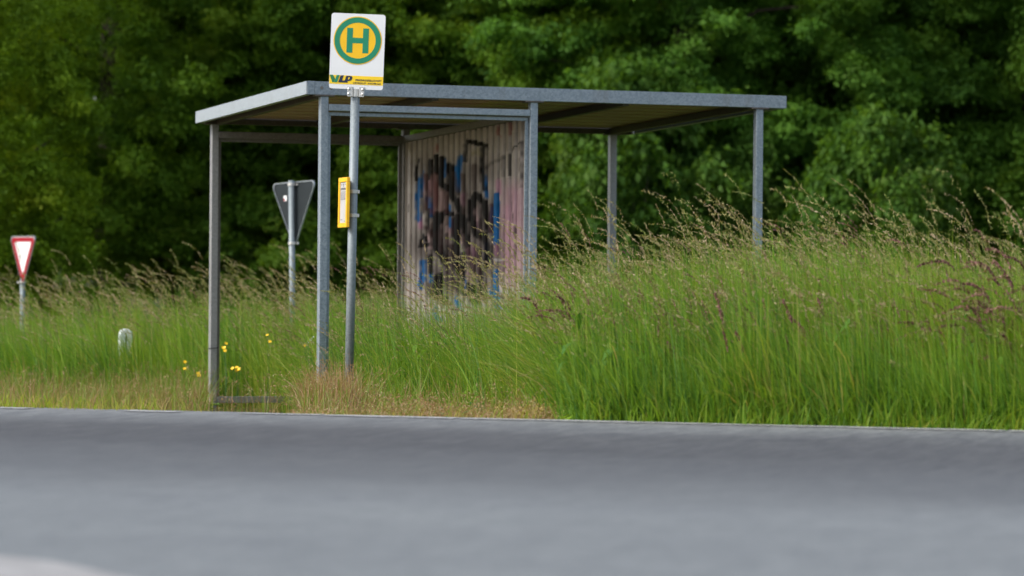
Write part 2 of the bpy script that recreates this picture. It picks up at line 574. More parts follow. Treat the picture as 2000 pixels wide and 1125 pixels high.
# where each wall point lies in the photograph, to lay the painted strokes on the wall
LX = np.full_like(VT, WX)
WXw = CX + LX * ca - VT * sa; WYw = CY + LX * sa + VT * ca; WZw = BASE + VZ + SLOPE * VT
yc = WYw * math.cos(PITCH) + (WZw - CAM_Z) * math.sin(PITCH); zc = -WYw * math.sin(PITCH) + (WZw - CAM_Z) * math.cos(PITCH)
uu, vv = F_PX * WXw / yc, -F_PX * zc / yc
PXX = 1000 + uu * math.cos(ROLL) - vv * math.sin(ROLL); PYY = 562.5 + uu * math.sin(ROLL) + vv * math.cos(ROLL)
GX, GY = (PXX - 780) * 2.679, (PYY - 220) * 2.679
colr = np.empty((NZ, NT, 3)); colr[:] = (.35, .305, .275)
jit = RNG.normal(0, 1, (NZ // 6 + 2, NT // 4 + 2))
jit = np.kron(jit, np.ones((6, 4)))[:NZ, :NT]
colr *= (1 + .06 * jit)[..., None]
def seg_dist(x, y, pts):
    d = np.full(x.shape, 1e9)
    for (x0, y0), (x1, y1) in zip(pts[:-1], pts[1:]):
        dx, dy = x1 - x0, y1 - y0
        L2 = dx * dx + dy * dy + 1e-9
        k = np.clip(((x - x0) * dx + (y - y0) * dy) / L2, 0, 1)
        d = np.minimum(d, np.hypot(x - x0 - k * dx, y - y0 - k * dy))
    return d
def stroke(pts, width, col, alpha=.9, soft=.45):
    global colr
    wob = 2.0 * np.sin(GX * .13 + GY * .05) + 2. * np.sin(GY * .11 - GX * .03)
    d = seg_dist(GX + wob * .5, GY + wob, pts)
    h = width / 2
    a = alpha * np.clip((h * (1 + soft) - d) / (2 * h * soft), 0, 1)[..., None]
    colr = colr * (1 - a) + np.array(col) * a
PINK, MAG, BLUE, BLK, RED, GRY = (.44, .20, .28), (.42, .10, .27), (.008, .095, .26), (.010, .008, .0075), (.20, .045, .04), (.050, .034, .034)
stroke([(595, 430), (600, 560), (595, 860)], 110, PINK, .55, .8)
stroke([(560, 500), (555, 800)], 40, PINK, .45, .8)
stroke([(160, 380), (210, 420), (220, 560), (190, 620)], 70, RED, .45, .8)
stroke([(150, 360), (150, 420)], 40, PINK, .5, .8)
for p_ in ([(505, 650), (507, 740)], [(335, 430), (335, 480)], [(390, 700), (395, 780)], [(270, 570), (268, 620)], [(400, 560), (405, 600)], [(360, 720), (375, 800)], [(105, 560), (112, 600)], [(520, 360), (520, 420)]):
    stroke(p_, 24, MAG, .6, .8)
stroke([(150, 700), (300, 600), (420, 560), (450, 800), (250, 850)], 180, GRY, .72, .5)
stroke([(130, 300), (300, 330), (440, 300)], 125, GRY, .5, .7)
stroke([(180, 460), (300, 420), (420, 480)], 125, GRY, .5, .7)
stroke([(190, 900), (420, 930)], 130, GRY, .6, .6)
for p_ in ([(150, 640), (160, 700)], [(255, 600), (250, 680)], [(395, 500), (400, 560)], [(225, 420), (232, 500)], [(330, 620), (330, 680)], [(365, 830), (370, 900)]):
    stroke(p_, 22, (.40, .27, .27), .7, .6)
stroke([(420, 220), (410, 190), (380, 215)], 18, (.20, .18, .06), .5, .8)
for pts, wd in (([(100, 350), (95, 450), (97, 560)], 24), ([(122, 310), (118, 440)], 16), ([(150, 450), (158, 530)], 26), ([(172, 490), (172, 540)], 14),
                ([(320, 235), (312, 300), (305, 400)], 26), ([(297, 290), (298, 380)], 20), ([(238, 245), (232, 330)], 18), ([(436, 300), (446, 380), (460, 440)], 20),
                ([(508, 430), (495, 540), (505, 670)], 30), ([(520, 470), (510, 580)], 18), ([(486, 500), (490, 590)], 16), ([(263, 490), (266, 600)], 16),
                ([(122, 780), (120, 860), (108, 910)], 28), ([(165, 840), (165, 880)], 18), ([(502, 835), (498, 900), (520, 960)], 30), ([(480, 930), (500, 960), (518, 1030)], 28),
                ([(185, 1030), (205, 1095)], 30), ([(300, 970), (310, 1020)], 26), ([(338, 860), (345, 920)], 18), ([(215, 300), (212, 350)], 12), ([(452, 680), (458, 760)], 16)):
    stroke(pts, wd * 1.1, BLUE, .96, .2)
for pts, wd, al in (([(103, 245), (88, 300), (88, 350)], 16, .8), ([(160, 250), (155, 345)], 18, .8), ([(190, 225), (190, 310)], 22, .85), ([(226, 240), (213, 370), (255, 400)], 30, .85),
                    ([(262, 280), (272, 430), (300, 470), (328, 540)], 34, .85), ([(350, 175), (345, 250)], 24, .75), ([(360, 150), (405, 160), (440, 170), (434, 260), (438, 400)], 26, .85),
                    ([(375, 545), (376, 470), (402, 430), (440, 470), (462, 560), (466, 610)], 34, .88), ([(375, 560), (402, 640), (440, 640), (462, 700), (457, 800)], 32, .88),
                    ([(195, 540), (186, 690), (222, 740), (242, 780)], 46, .88), ([(212, 570), (235, 520), (268, 530)], 32, .85), ([(340, 560), (350, 690)], 32, .85),
                    ([(310, 545), (300, 700), (312, 830)], 38, .85), ([(150, 510), (150, 600)], 22, .85), ([(125, 640), (104, 700), (152, 690), (125, 640)], 14, .85),
                    ([(205, 860), (192, 950), (235, 985)], 46, .88), ([(380, 920), (395, 985), (432, 950)], 44, .88), ([(342, 740), (328, 870)], 32, .7), ([(268, 700), (290, 810)], 28, .7),
                    ([(160, 760), (165, 830)], 30, .8), ([(430, 830), (425, 930)], 24, .7), ([(245, 640), (250, 720)], 22, .6), ([(285, 560), (280, 640)], 20, .6), ([(360, 900), (350, 960)], 20, .7)):
    stroke(pts, wd * 1.08, BLK, min(.97, al + .12), .2)
for pts, wd, al in (([(575, 330), (574, 220), (600, 180), (634, 155)], 9, .8), ([(634, 150), (632, 390)], 8, .75), ([(578, 340), (583, 460), (606, 640), (605, 830)], 7, .7),
                    ([(520, 480), (530, 850)], 18, .4), ([(545, 235), (490, 260), (450, 285)], 18, .4), ([(540, 230), (540, 330)], 16, .35), ([(640, 720), (640, 790)], 8, .5), ([(450, 160), (470, 200)], 7, .7)):
    stroke(pts, wd, BLK, al, .5)
for pts, wd, col_ in (([(135, 330), (150, 420), (140, 500)], 26, (.07, .03, .03)), ([(180, 330), (190, 430), (175, 520)], 30, (.11, .035, .035)), ([(240, 420), (245, 520)], 24, (.05, .02, .02)),
                      ([(285, 320), (300, 420)], 26, (.05, .035, .03)), ([(330, 330), (345, 430), (340, 520)], 26, (.06, .04, .035)), ([(390, 280), (395, 400)], 26, (.07, .05, .045)),
                      ([(205, 620), (215, 720)], 30, (.03, .016, .016)), ([(265, 700), (255, 850)], 30, (.05, .03, .03)), ([(345, 700), (380, 760), (385, 860)], 28, (.045, .025, .025)),
                      ([(430, 560), (425, 660)], 24, (.03, .02, .018)), ([(480, 480), (475, 620)], 16, (.06, .03, .04)), ([(415, 720), (420, 830)], 26, (.04, .02, .022)), ([(140, 600), (170, 640)], 26, (.04, .02, .02)),
                      ([(150, 900), (160, 960)], 24, (.05, .03, .03)), ([(280, 880), (330, 940)], 34, (.035, .02, .02)), ([(440, 900), (450, 960)], 26, (.05, .03, .03)), ([(120, 420), (125, 520)], 14, (.05, .03, .03))):
    stroke(pts, wd, col_, .8, .45)
for pts in ([(520, 60), (512, 110), (530, 125)], [(575, 50), (578, 115)], [(590, 60), (588, 90)], [(200, 160), (196, 200)], [(180, 190), (178, 220)]):
    stroke(pts, 9, (.24, .04, .03), .6, .6)
for pts in ([(52, 480), (50, 520)], [(50, 740), (52, 770)], [(645, 490), (645, 520)]):
    stroke(pts, 7, BLK, .6, .6)
stroke([(500, 770), (535, 772)], 14, (.45, .42, .40), .7, .3)
# splashes of soil low on the sheet
low = np.clip((.75 - (VZ)) / .6, 0, 1)[..., None] * .25
colr = colr * (1 - low) + np.array((.20, .17, .12)) * low
vs = np.stack([WX + VX, VT, VZ + SLOPE * VT], -1).reshape(-1, 3)
idx = np.arange(NZ * NT).reshape(NZ, NT)
fa = np.stack([idx[:-1, 1:], idx[:-1, :-1], idx[1:, :-1], idx[1:, 1:]], -1).reshape(-1, 4)
def wall_mat():
    m, nt, N, L, out = new_mat('painted_corrugated_sheet')
    a = N.new('ShaderNodeVertexColor'); a.layer_name = 'paint'
    f = noise(N, L, 22., 5, .65, obj_coords(N, L, (1, 1, .3)))
    c = mixcol(N, L, 1.0, a.outputs[0], ramp(N, L, f, [(.3, (.85, .84, .82)), (.7, (1.08, 1.08, 1.08))]), 'MULTIPLY')
    principled(N, L, out, c, .7, 0, .08)
    return m
wall = mesh_np('graffiti_wall', vs, fa, wall_mat(), shelter)
ca_ = wall.data.color_attributes.new('paint', 'FLOAT_COLOR', 'POINT')
ca_.data.foreach_set('color', np.concatenate([colr.reshape(-1, 3), np.ones((NZ * NT, 1))], 1).astype(np.float32).ravel())
wall['label'] = 'beige corrugated sheet wall sprayed with black, blue and pink graffiti'
sol = wall.modifiers.new('sheet', 'SOLIDIFY'); sol.thickness = .0015; sol.offset = 1

# roof
roof = empty('roof', (0, 0, 0)); roof.parent = shelter
X0, X1, Y0, Y1 = -OL, SF + OR, -OF, L_ + OB
def channel(name, lo, hi, mat, lip, parent=roof):
    """folded edge channel: upright web, short lips turned inwards"""
    b = MB(); b.box(lo, hi, fn=shear)
    (x0, y0, z0), (x1, y1, z1) = lip
    b.box((x0, y0, z0), (x1, y1, z1), fn=shear)
    return b.build(name, mat, parent, .006)
th = .0045
zt, zb = ZT, ZT - TF
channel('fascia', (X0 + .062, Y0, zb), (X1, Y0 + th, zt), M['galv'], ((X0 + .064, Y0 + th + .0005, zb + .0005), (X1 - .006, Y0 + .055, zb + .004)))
channel('fascia', (X0, Y0 + .004, zb), (X0 + th, Y1, zt), M['galv_lit'], ((X0 + th + .0005, Y0 + .06, zb + .0005), (X0 + .05, Y1 - .06, zb + .004)))
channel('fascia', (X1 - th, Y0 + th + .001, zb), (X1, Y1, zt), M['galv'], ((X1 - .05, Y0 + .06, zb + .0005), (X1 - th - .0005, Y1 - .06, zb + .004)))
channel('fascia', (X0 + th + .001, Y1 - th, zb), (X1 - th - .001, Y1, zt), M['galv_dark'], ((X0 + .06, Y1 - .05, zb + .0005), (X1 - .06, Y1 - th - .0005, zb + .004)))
# corner piece folded round the near left corner, with two screw holes beside it
b = MB(); b.box((X0 + .0055, Y0 - .0015, zb - .001), (X0 + .061, Y0 + .003, zt + .001), fn=shear)
cp = b.build('corner_piece', M['galv'], roof, .002)
for k, x in enumerate((X0 + .115, X0 + .185)):
    b = MB(); b.tube([shear((x, Y0 - .004, zt - .045)), shear((x, Y0 + .002, zt - .045))], .011, 12)
    b.build('bolt', M['galv_dark'] if k == 0 else M['beam'], roof)
# corrugated deck, ribs running along the front
dk_v, dk_f = [], []
ys, zs = [], []
y = Y0 + .05
while y < Y1 - .05:
    for dy, dz in ((0, 0), (.205, 0), (.215, .017), (.275, .017)):
        if y + dy < Y1 - .01: ys.append(y + dy); zs.append(dz)
    y += .285
for yy, z_ in zip(ys, zs):
    for x in (X0 + .012, X1 - .012):
        dk_v.append(shear((x, yy, zt - .050 + z_)))
for i in range(len(ys) - 1):
    dk_f.append((2 * i, 2 * i + 1, 2 * i + 3, 2 * i + 2))
def deck_mat():
    m, nt, N, L, out = new_mat('beige_roof_sheet')
    f = noise(N, L, 6., 5, .65, obj_coords(N, L, (.4, 3, 1)))
    c = ramp(N, L, f, [(.3, (.36, .215, .165)), (.7, (.50, .325, .265))])
    principled(N, L, out, c, .55, 0, .4)
    return m
b = MB(); b.add(dk_v, dk_f)
dk = b.build('deck', deck_mat(), roof)
s_ = dk.modifiers.new('sheet', 'SOLIDIFY'); s_.thickness = .0012
# beams under the deck, front to back, with dark notches where ribs sit
for x in (.03, .86, 2.36, SF - .02):
    b = MB(); b.box((x - .024, Y0 + .062, zb + .0005 - .012), (x + .024, Y1 - .062, zt - .056), fn=shear)
    b.build('beam', M['beam'], roof, .003)
b = MB(); b.box((X0 + .06, L_ - .03, zb - .008), (X1 - .06, L_ + .0, zt - .058), fn=shear)
b.build('back_beam', M['beam'], roof, .003)

# ------------------------------------------------------------------ bus stop sign
D_S = 22.0
pb = at(680.5, 760, D_S); pb.z = gz(pb.x, pb.y)
pt_ = at(693.5, 200, D_S)
slope_x = (pt_.x - pb.x) / (pt_.z - pb.z)
stop = empty('bus_stop_sign', pb, rot=(0, math.atan(slope_x), 0))
tag(stop, 'white bus stop sign with green and yellow H emblem on leaning pole', 'bus stop sign')
ppm = F_PX / D_S
hgt = (pt_ - pb).length
ztop = hgt + (200 - 172) / ppm
b = MB(); b.tube([(0, 0, -.25), (0, 0, ztop - .005)], .0300, 28)
b.build('pole', M['pole'], stop, 0, True)
# plate: own frame, x right, z up, origin at its lower edge above the pole
plate = empty('sign_plate', (.005, -.0375, ztop - .010), rot=(0, .017, .05))
plate.parent = stop
PW, PH = .362, .506
def rounded(w_, h_, r, n=6, z0=0.):
    pts = []
    for cx, cz, a0 in ((w_ / 2 - r, z0 + r, -90), (w_ / 2 - r, z0 + h_ - r, 0), (-w_ / 2 + r, z0 + h_ - r, 90), (-w_ / 2 + r, z0 + r, 180)):
        for k in range(n + 1):
            a = math.radians(a0 + 90 * k / n); pts.append((cx + r * math.cos(a), cz + r * math.sin(a)))
    return pts
b = MB(); b.prism(rounded(PW, PH, .018), 0, .003); b.build('panel', M['white_plate'], plate)
def disc(r0, r1, y, n=72):
    b = MB(); v = []; f = []
    for k in range(n):
        a = 2 * PI * k / n
        v += [(r0 * math.cos(a), y, r0 * math.sin(a)), (r1 * math.cos(a), y, r1 * math.sin(a)), (r1 * math.cos(a), y + .0008, r1 * math.sin(a)), (r0 * math.cos(a), y + .0008, r0 * math.sin(a))]
    for k in range(n):
        a, c = 4 * k, 4 * ((k + 1) % n)
        f += [(a, c, c + 1, a + 1), (a + 1, c + 1, c + 2, a + 2), (a + 3, a, a + 0, a + 3)] if False else [(a, a + 1, c + 1, c), (a + 1, a + 2, c + 2, c + 1)]
    b.add(v, f); return b
ezc = PH * .645
emb = MB()
n = 80
emb.add([(.162 * math.cos(2 * PI * k / n), -.0012, ezc + .162 * math.sin(2 * PI * k / n)) for k in range(n)] + [(.162 * math.cos(2 * PI * k / n), -.0002, ezc + .162 * math.sin(2 * PI * k / n)) for k in range(n)],
        [tuple(range(n))] + [(k, k + n, (k + 1) % n + n, (k + 1) % n) for k in range(n)], 0)
ring = disc(.120, .1555, 0)
emb.add([(x, y - .0022, z + ezc) for x, y, z in ring.v], ring.f, 1)
hw, hh, st = .073, .083, .039
def rect(x0, z0, x1, z1): return [(x0, z0 + ezc), (x1, z0 + ezc), (x1, z1 + ezc), (x0, z1 + ezc)]
hp = [(-hw, -hh), (-hw + st, -hh), (-hw + st, -.018), (hw - st, -.018), (hw - st, -hh), (hw, -hh), (hw, hh), (hw - st, hh), (hw - st, .018), (-hw + st, .018), (-hw + st, hh), (-hw, hh)]
emb.prism([(x, z + ezc) for x, z in hp], -.0022, -.0013, 1)
emb.build('stop_emblem', [M['sign_yellow'], M['sign_green']], plate)
b = MB(); b.prism([(-PW / 2 + .001, .031), (PW / 2 - .001, .031), (PW / 2 - .001, .090), (-PW / 2 + .001, .090)], -.0010, -.0002)
b.build('yellow_band', M['band_yellow'], plate)
# the operator's three slanted letters
lg = MB()
zl, zh = .042, .084
sk = .30
def slant(pts): return [(x + (z - zl) * sk, z) for x, z in pts]
x0 = -PW / 2 + .012
hL = zh - zl
def lpoly(pts): return [((px_ - 460) * .000746, .031 + (783 - py_) * .00072) for px_, py_ in reversed(pts)]
lg.prism(lpoly([(220, 700), (250, 700), (272, 738), (262, 768), (245, 768)]), -.0022, -.0011, 0)
lg.prism(lpoly([(282, 700), (308, 700), (289, 768), (264, 768), (272, 742)]), -.0026, -.0012, 3)
lg.prism(lpoly([(318, 702), (347, 702), (333, 748), (357, 748), (351, 768), (299, 768)]), -.0022, -.0011, 1)
lg.prism(lpoly([(370, 704), (410, 704), (423, 710), (425, 722), (417, 742), (404, 751), (386, 751), (381, 768), (351, 768)]), -.0022, -.0011, 1)
lg.prism(lpoly([(391, 718), (402, 718), (397, 737), (386, 737)]), -.0027, -.0023, 2)
lg.build('operator_logo', [M['logo_green'], M['navy'], M['band_yellow'], M['sign_green']], plate)
def text_mesh(body, size, name, mat, parent, loc, rot, align='LEFT', sx=1., bold=0.):
    cu = bpy.data.curves.new(name, 'FONT'); cu.body = body; cu.size = size; cu.align_x = align; cu.extrude = .0004; cu.offset = bold
    tmp = bpy.data.objects.new(name, cu); COL.objects.link(tmp)
    bpy.context.view_layer.update()
    me = bpy.data.meshes.new_from_object(tmp.evaluated_get(bpy.context.evaluated_depsgraph_get()))
    bpy.data.objects.remove(tmp)
    me.materials.clear(); me.materials.append(mat)
    o = bpy.data.objects.new(name, me); COL.objects.link(o)
    o.parent = parent; o.location = loc; o.rotation_euler = rot; o.scale = (sx, 1, 1)
    return o
def fit_text(o, width):
    xs = [v.co.x for v in o.data.vertices]; o.scale.x = width / (max(xs) - min(xs))
o = text_mesh('VERKEHRSGESELLSCHAFT', .0175, 'lettering', M['navy'], plate, (-.008, -.0016, .0555), (PI / 2, 0, 0), bold=.0004); fit_text(o, .178)
o = text_mesh('LUDWIGSLUST - PARCHIM mbH', .0160, 'lettering', M['navy'], plate, (-.022, -.0016, .0365), (PI / 2, 0, 0), bold=.0002); fit_text(o, .186)
# bracket clamping the plate to the pole
brk = MB(); bz = -.050
brk.box((-.056, -.006, bz), (-.022, .004, bz + .066)); brk.box((.022, -.006, bz), (.056, .004, bz + .066))
brk.tube([(0, .0375, bz), (0, .0375, bz + .066)], .0345, 28)
bk = brk.build('bracket', M['bolt'], plate, .001)
for sx in (-.046, .046):
    for zz in (bz + .018, bz + .050):
        b = MB(); b.tube([(sx, -.014, zz), (sx, -.011, zz), (sx, -.006, zz)], [.005, .009, .009], 10)
        b.build('bolt', M['bolt'], plate)

# timetable case on the left of the pole
cz = hgt + (200 - 396) / ppm
case = empty('timetable_case', (-.060, -.005, cz), rz=0)
case.parent = stop
case.rotation_euler = (0, -.006, -1.27)
cw, ch = .232, .335
b = MB()
fw = .030
for lo, hi in (((-cw / 2, -.011, -ch / 2), (cw / 2, .011, -ch / 2 + fw)), ((-cw / 2, -.011, ch / 2 - fw), (cw / 2, .011, ch / 2)),
               ((-cw / 2, -.011, -ch / 2 + fw + .0005), (-cw / 2 + fw, .011, ch / 2 - fw - .0005)), ((cw / 2 - fw, -.011, -ch / 2 + fw + .0005), (cw / 2, .011, ch / 2 - fw - .0005))):
    b.box(lo, hi)
b.box((-cw / 2 + fw, .006, -ch / 2 + fw), (cw / 2 - fw, .0105, ch / 2 - fw))
b.build('case_frame', M['case_yellow'], case, .003)
b = MB(); iw, ih = cw / 2 - fw - .001, ch / 2 - fw - .001
b.box((-iw, -.004, -ih), (iw, .005, ih))
def bar(x0, x1, z0, z1): b.box((x0 * iw, -.0052, z0 * ih), (x1 * iw, -.0042, z1 * ih), 1)
for k in range(8): bar(-.82 + k * .21, -.82 + k * .21 + .14, .62, .72)
bar(-.85, .85, .52, .535); bar(-.85, .85, .14, .16)
for r in range(6):
    z = .46 - r * .055
    x = -.85
    while x < .7:
        w_ = RNG.uniform(.08, .3); bar(x, min(.85, x + w_), z, z + .018); x += w_ + .07
bar(-.2, .1, .84, .92); bar(-.8, -.6, .86, .90); bar(.55, .75, .86, .90); bar(-.1, .05, .77, .81)
bar(-.8, -.2, -.86, -.83); bar(.3, .7, -.93, -.91)
b.build('timetable_sheet', [M['paper'], M['print']], case)
for dz in (.075, -.085):
    b = MB(); b.tube([(0, 0, cz + dz - .012), (0, 0, cz + dz + .012)], .0335, 24)
    b.box((-.050, -.008, cz + dz - .010), (-.0325, .008, cz + dz + .010)); b.box((.030, -.010, cz + dz - .011), (.044, .010, cz + dz + .011))
    b.build('clamp', M['bolt'], stop, .001)

# ------------------------------------------------------------------ yield signs
def tri(side, r, n=5):
    """rounded triangle pointing down, centred on its middle; x-z"""
    h = side * math.sqrt(3) / 2
    cor = [(-side / 2, h / 2), (0, -h / 2), (side / 2, h / 2)]
    pts = []
    for i in range(3):
        p0 = Vector(cor[i - 1]); p1 = Vector(cor[i]); p2 = Vector(cor[(i + 1) % 3])
        a = (p0 - p1).normalized(); c = (p2 - p1).normalized()
        bis = (a + c).normalized(); k = r / math.sin(PI / 6)
        ctr = p1 + bis * k
        s0 = p1 + a * (r / math.tan(PI / 6)) - ctr; s1 = p1 + c * (r / math.tan(PI / 6)) - ctr
        a0 = math.atan2(s0.y, s0.x); a1 = math.atan2(s1.y, s1.x)
        da = (a1 - a0 + PI) % (2 * PI) - PI
        for j in range(n + 1):
            an = a0 + da * j / n; pts.append((ctr.x + r * math.cos(an), ctr.y + r * math.sin(an)))
    return pts          # counter-clockwise
def ring_prism(b, outer, inner, y0, y1, mi=0):
    n = len(outer)
    vs = [(x, y0, z) for x, z in outer] + [(x, y0, z) for x, z in inner] + [(x, y1, z) for x, z in outer] + [(x, y1, z) for x, z in inner]
    fs = []
    for i in range(n):
        j = (i + 1) % n
        fs += [(i, j, n + j, n + i), (2 * n + j, 2 * n + i, 3 * n + i, 3 * n + j), (i, 2 * n + i, 2 * n + j, j), (n + j, 3 * n + j, 3 * n + i, n + i)]
    b.add(vs, fs, mi)
def yield_sign(d, px, py_mid, yaw, tilt, side, label, off, top_over, lean=0.):
    c = at(px, py_mid, d)
    z0 = gz(c.x, c.y)
    root = empty('yield_sign', (c.x, c.y, z0), rot=(0, lean, yaw))
    tag(root, label, 'road sign', 'give way signs at the junction')
    zc = c.z - z0
    pl = empty('sign_face', (0, 0, zc), rot=(0, tilt, 0)); pl.parent = root
    ot = tri(side, side * .055)
    k = lambda f_: tri(side * f_, side * .055 * f_)
    sh = [(x, z) for x, z in ot]
    b = MB(); b.prism(ot, -.002, .002); b.build('sign_back', M['sign_back'], pl)
    b = MB(); ring_prism(b, tri(side * 1.008, side * .056), k(.984), -.006, .008); b.build('sign_rim', M['sign_rim'], pl)
    b = MB(); ring_prism(b, k(.955), [(x_, z_ + .34 * side * .866 / 6) for x_, z_ in tri(side * .66, side * .02)], -.0045, -.0025); b.build('red_border', M['sign_red'], pl)
    b = MB(); b.prism(k(.968), -.0024, -.0021); b.build('white_field', M['white_plate'], pl)
    b = MB(); b.tube([(off, .045, -.3), (off, .045, zc + top_over)], .027, 20); b.build('pole', M['pole'], root, 0, True)
    for dz in (side * .40, -side * .37):
        b = MB(); b.tube([(off, .045, zc + dz - .012), (off, .045, zc + dz + .012)], .034, 18); b.box((off - .05, .0035, zc + dz - .010), (off + .05, .014, zc + dz + .010))
        b.build('clamp', M['bolt'], root)
    return root, pl
r1, p1 = yield_sign(36.0, 45, 510, -.97, 0, .63, 'red and white yield sign seen slantwise from the front, far left of the shelter', -.10, .20)
r2, p2 = yield_sign(30.0, 581., 420, PI - .89, .005, .70, 'grey back of a triangular yield sign with small sticker, behind the shelter frame', .0 - .02, .315, .03)
b = MB(); b.box((.115, .0025, .135), (.165, .0032, .185)); b.box((.14, .0034, .137), (.163, .0040, .160), 1)
b.build('sticker', [M['white_plate'], M['sign_red']], p2)

# ------------------------------------------------------------------ white marker post
mp = at(245, 642, 27.95)
mz = gz(mp.x, mp.y)
mr = empty('marker_post', (mp.x, mp.y, mz), .25)
tag(mr, 'white rounded marker post almost buried in the long grass', 'marker post')
hp_ = mp.z - mz
pr = [(-.056, 0), (.056, 0), (.056, hp_ - .05)] + [(.056 * math.cos(a), hp_ - .05 + .05 * math.sin(a)) for a in np.linspace(.15, PI - .15, 9)] + [(-.056, hp_ - .05)]
b = MB(); b.prism(pr, -.045, .045); b.build('post_body', M['post_white'], mr, .012)
b = MB(); b.box((-.008, -.0475, hp_ - .30), (.006, -.044, hp_ - .06)); b.build('slot', M['dark_gap'], mr, .001)

# ------------------------------------------------------------------ trees
def unit(v): return v / (np.linalg.norm(v, axis=-1, keepdims=True) + 1e-9)

def leaf_quads(c, nrm, axis, size, ratio, rng):
    """kite shaped leaves: base, two sides, tip; folded a little along the midrib"""
    ax = unit(axis - nrm * np.sum(axis * nrm, -1, keepdims=True))
    sd = np.cross(nrm, ax)
    L = size[:, None]; W = L * ratio
    fold = nrm * W * rng.uniform(.0, .45, (len(c), 1))
    p0 = c - ax * L * .5
    p2 = c + ax * L * .5 - nrm * L * rng.uniform(0, .3, (len(c), 1))
    p1 = c + sd * W * .5 + fold - ax * L * .05
    p3 = c - sd * W * .5 + fold - ax * L * .05
    return np.stack([p0, p1, p2, p3], 1).reshape(-1, 3)

def crown_mesh(seed, R, zlo, zhi, n_low, n_high, zsplit, lean=(0, 0), per=36, sprigs=32, leaf=.064, skirt=.75):
    """leaves gathered in sprigs, sprigs in boughs, boughs through an uneven crown"""
    rng = np.random.default_rng(seed)
    lob = rng.uniform(0, 2 * PI, 6)
    def radius(th, z):
        k = (z - zlo) / (zhi - zlo)
        prof = skirt + (1 - skirt) * math.sin(min(1, k * 2.2) * PI / 2) if k < .45 else math.cos((k - .45) / .55 * PI / 2 * .97) ** .6
        return R * prof * (1 + .16 * math.sin(2 * th + lob[0]) + .12 * math.sin(3 * th + lob[1] + z * .9) + .10 * math.sin(5 * th + lob[2] - z * 1.7))
    boughs = []
    for n, za, zb in ((n_low, zlo, zsplit), (n_high, zsplit, zhi)):
        i = 0
        while i < n:
            th = rng.uniform(0, 2 * PI); z = rng.uniform(za, zb)
            f = rng.uniform(0, 1) ** .38
            r = radius(th, z) * f
            boughs.append((math.cos(th) * r + lean[0] * z, math.sin(th) * r + lean[1] * z, z, th, f, za == zlo))
            i += 1
    C, Nn, A, Sz, T = [], [], [], [], []
    for (bx, by, bz, th, f, low) in boughs:
        br = rng.uniform(.22, .52) * (1 if low else 1.8)
        ns = int(sprigs * (br / .5) ** 1.3 * (1 if low else .55))
        d = unit(rng.normal(size=(ns, 3)))
        d[:, 2] = np.abs(d[:, 2]) * 1.0 - .25
        d = unit(d)
        rr = rng.uniform(.55, 1.0, (ns, 1)) * br
        outv = np.array([math.cos(th), math.sin(th), -.18])
        sp = np.array([bx, by, bz]) + d * rr * np.array([.95, .95, .95]) + outv * rng.uniform(0, .35, (ns, 1)) * br
        bt = rng.normal(.5, .16)
        m = per if low else int(per * .6)
        cc = np.repeat(sp, m, 0); dd = np.repeat(d, m, 0)
        k = len(cc)
        off = rng.normal(size=(k, 3)) * np.array([.075, .075, .055]) * (1 if low else 1.7)
        up = np.array([0, 0, 1.])
        nr_ = unit(dd * .55 + up * .75 + rng.normal(size=(k, 3)) * .50)
        ax = unit(off * 6 + outv * .5 + rng.normal(size=(k, 3)) * .5 + np.array([0, 0, -.3]))
        C.append(cc + off); Nn.append(nr_); A.append(ax)
        Sz.append(rng.uniform(.7, 1.3, k) * leaf * (1 if low else 1.9))
        T.append(np.clip(bt + np.repeat(rng.normal(0, .10, ns), m) + rng.normal(0, .10, k), 0, 1))
    C, Nn, A, Sz, T = (np.concatenate(q) for q in (C, Nn, A, Sz, T))
    V = leaf_quads(C, Nn, A, Sz, rng.uniform(.5, .75, (len(C), 1)), rng)
    return V, np.repeat(T, 4), boughs

def trunk_mesh(seed, H, r0, boughs, n_limb=16):
    rng = np.random.default_rng(seed + 99)
    b = MB()
    zs = np.linspace(-.3, H * .8, 9)
    wob = [(rng.normal() * .10 * k, rng.normal() * .10 * k) for k in np.linspace(0, 1.2, 9)]
    pts = [(wob[i][0], wob[i][1], zs[i]) for i in range(9)]
    rad = [r0 * (1.35 if i == 0 else 1) * (1 - .085 * i) for i in range(9)]
    b.tube(pts, rad, 10)
    low = [q for q in boughs if q[5]]
    rng.shuffle(low)
    for q in low[:n_limb] + [q for q in boughs if not q[5]][:6]:
        z0 = max(.8, q[2] - rng.uniform(.3, 1.4)); z0 = min(z0, H * .75)
        i = min(7, max(0, int((z0 + .3) / (H * .8 + .3) * 8)))
        k = ((z0 + .3) / (H * .8 + .3) * 8) - i
        p0 = Vector(pts[i]).lerp(Vector(pts[i + 1]), min(1, max(0, k)))
        p1 = Vector((q[0], q[1], q[2]))
        mid = p0.lerp(p1, .5) + Vector((rng.normal() * .12, rng.normal() * .12, rng.uniform(.0, .3)))
        r = rng.uniform(.025, .06)
        b.tube([p0, mid, p1], [r, r * .7, r * .25], 6)
    return b

def make_tree(seed, R, zlo, zhi, n_low, n_high, r0, **kw):
    root = empty('broadleaf_tree')
    V, T, boughs = crown_mesh(seed, R, zlo, zhi, n_low, n_high, 6.0, **kw)
    F = np.arange(len(V)).reshape(-1, 4)
    cr = mesh_np('crown', V, F, M['leaf'], root, T)
    tr = trunk_mesh(seed, zhi, r0, boughs).build('trunk', M['bark'], root, 0, True)
    return root

def copy_thing(o):
    c = o.copy(); COL.objects.link(c)
    for ch in list(o.children):
        d = ch.copy(); COL.objects.link(d); d.parent = c
        for g_ in list(ch.children):
            q = g_.copy(); COL.objects.link(q); q.parent = d
    return c

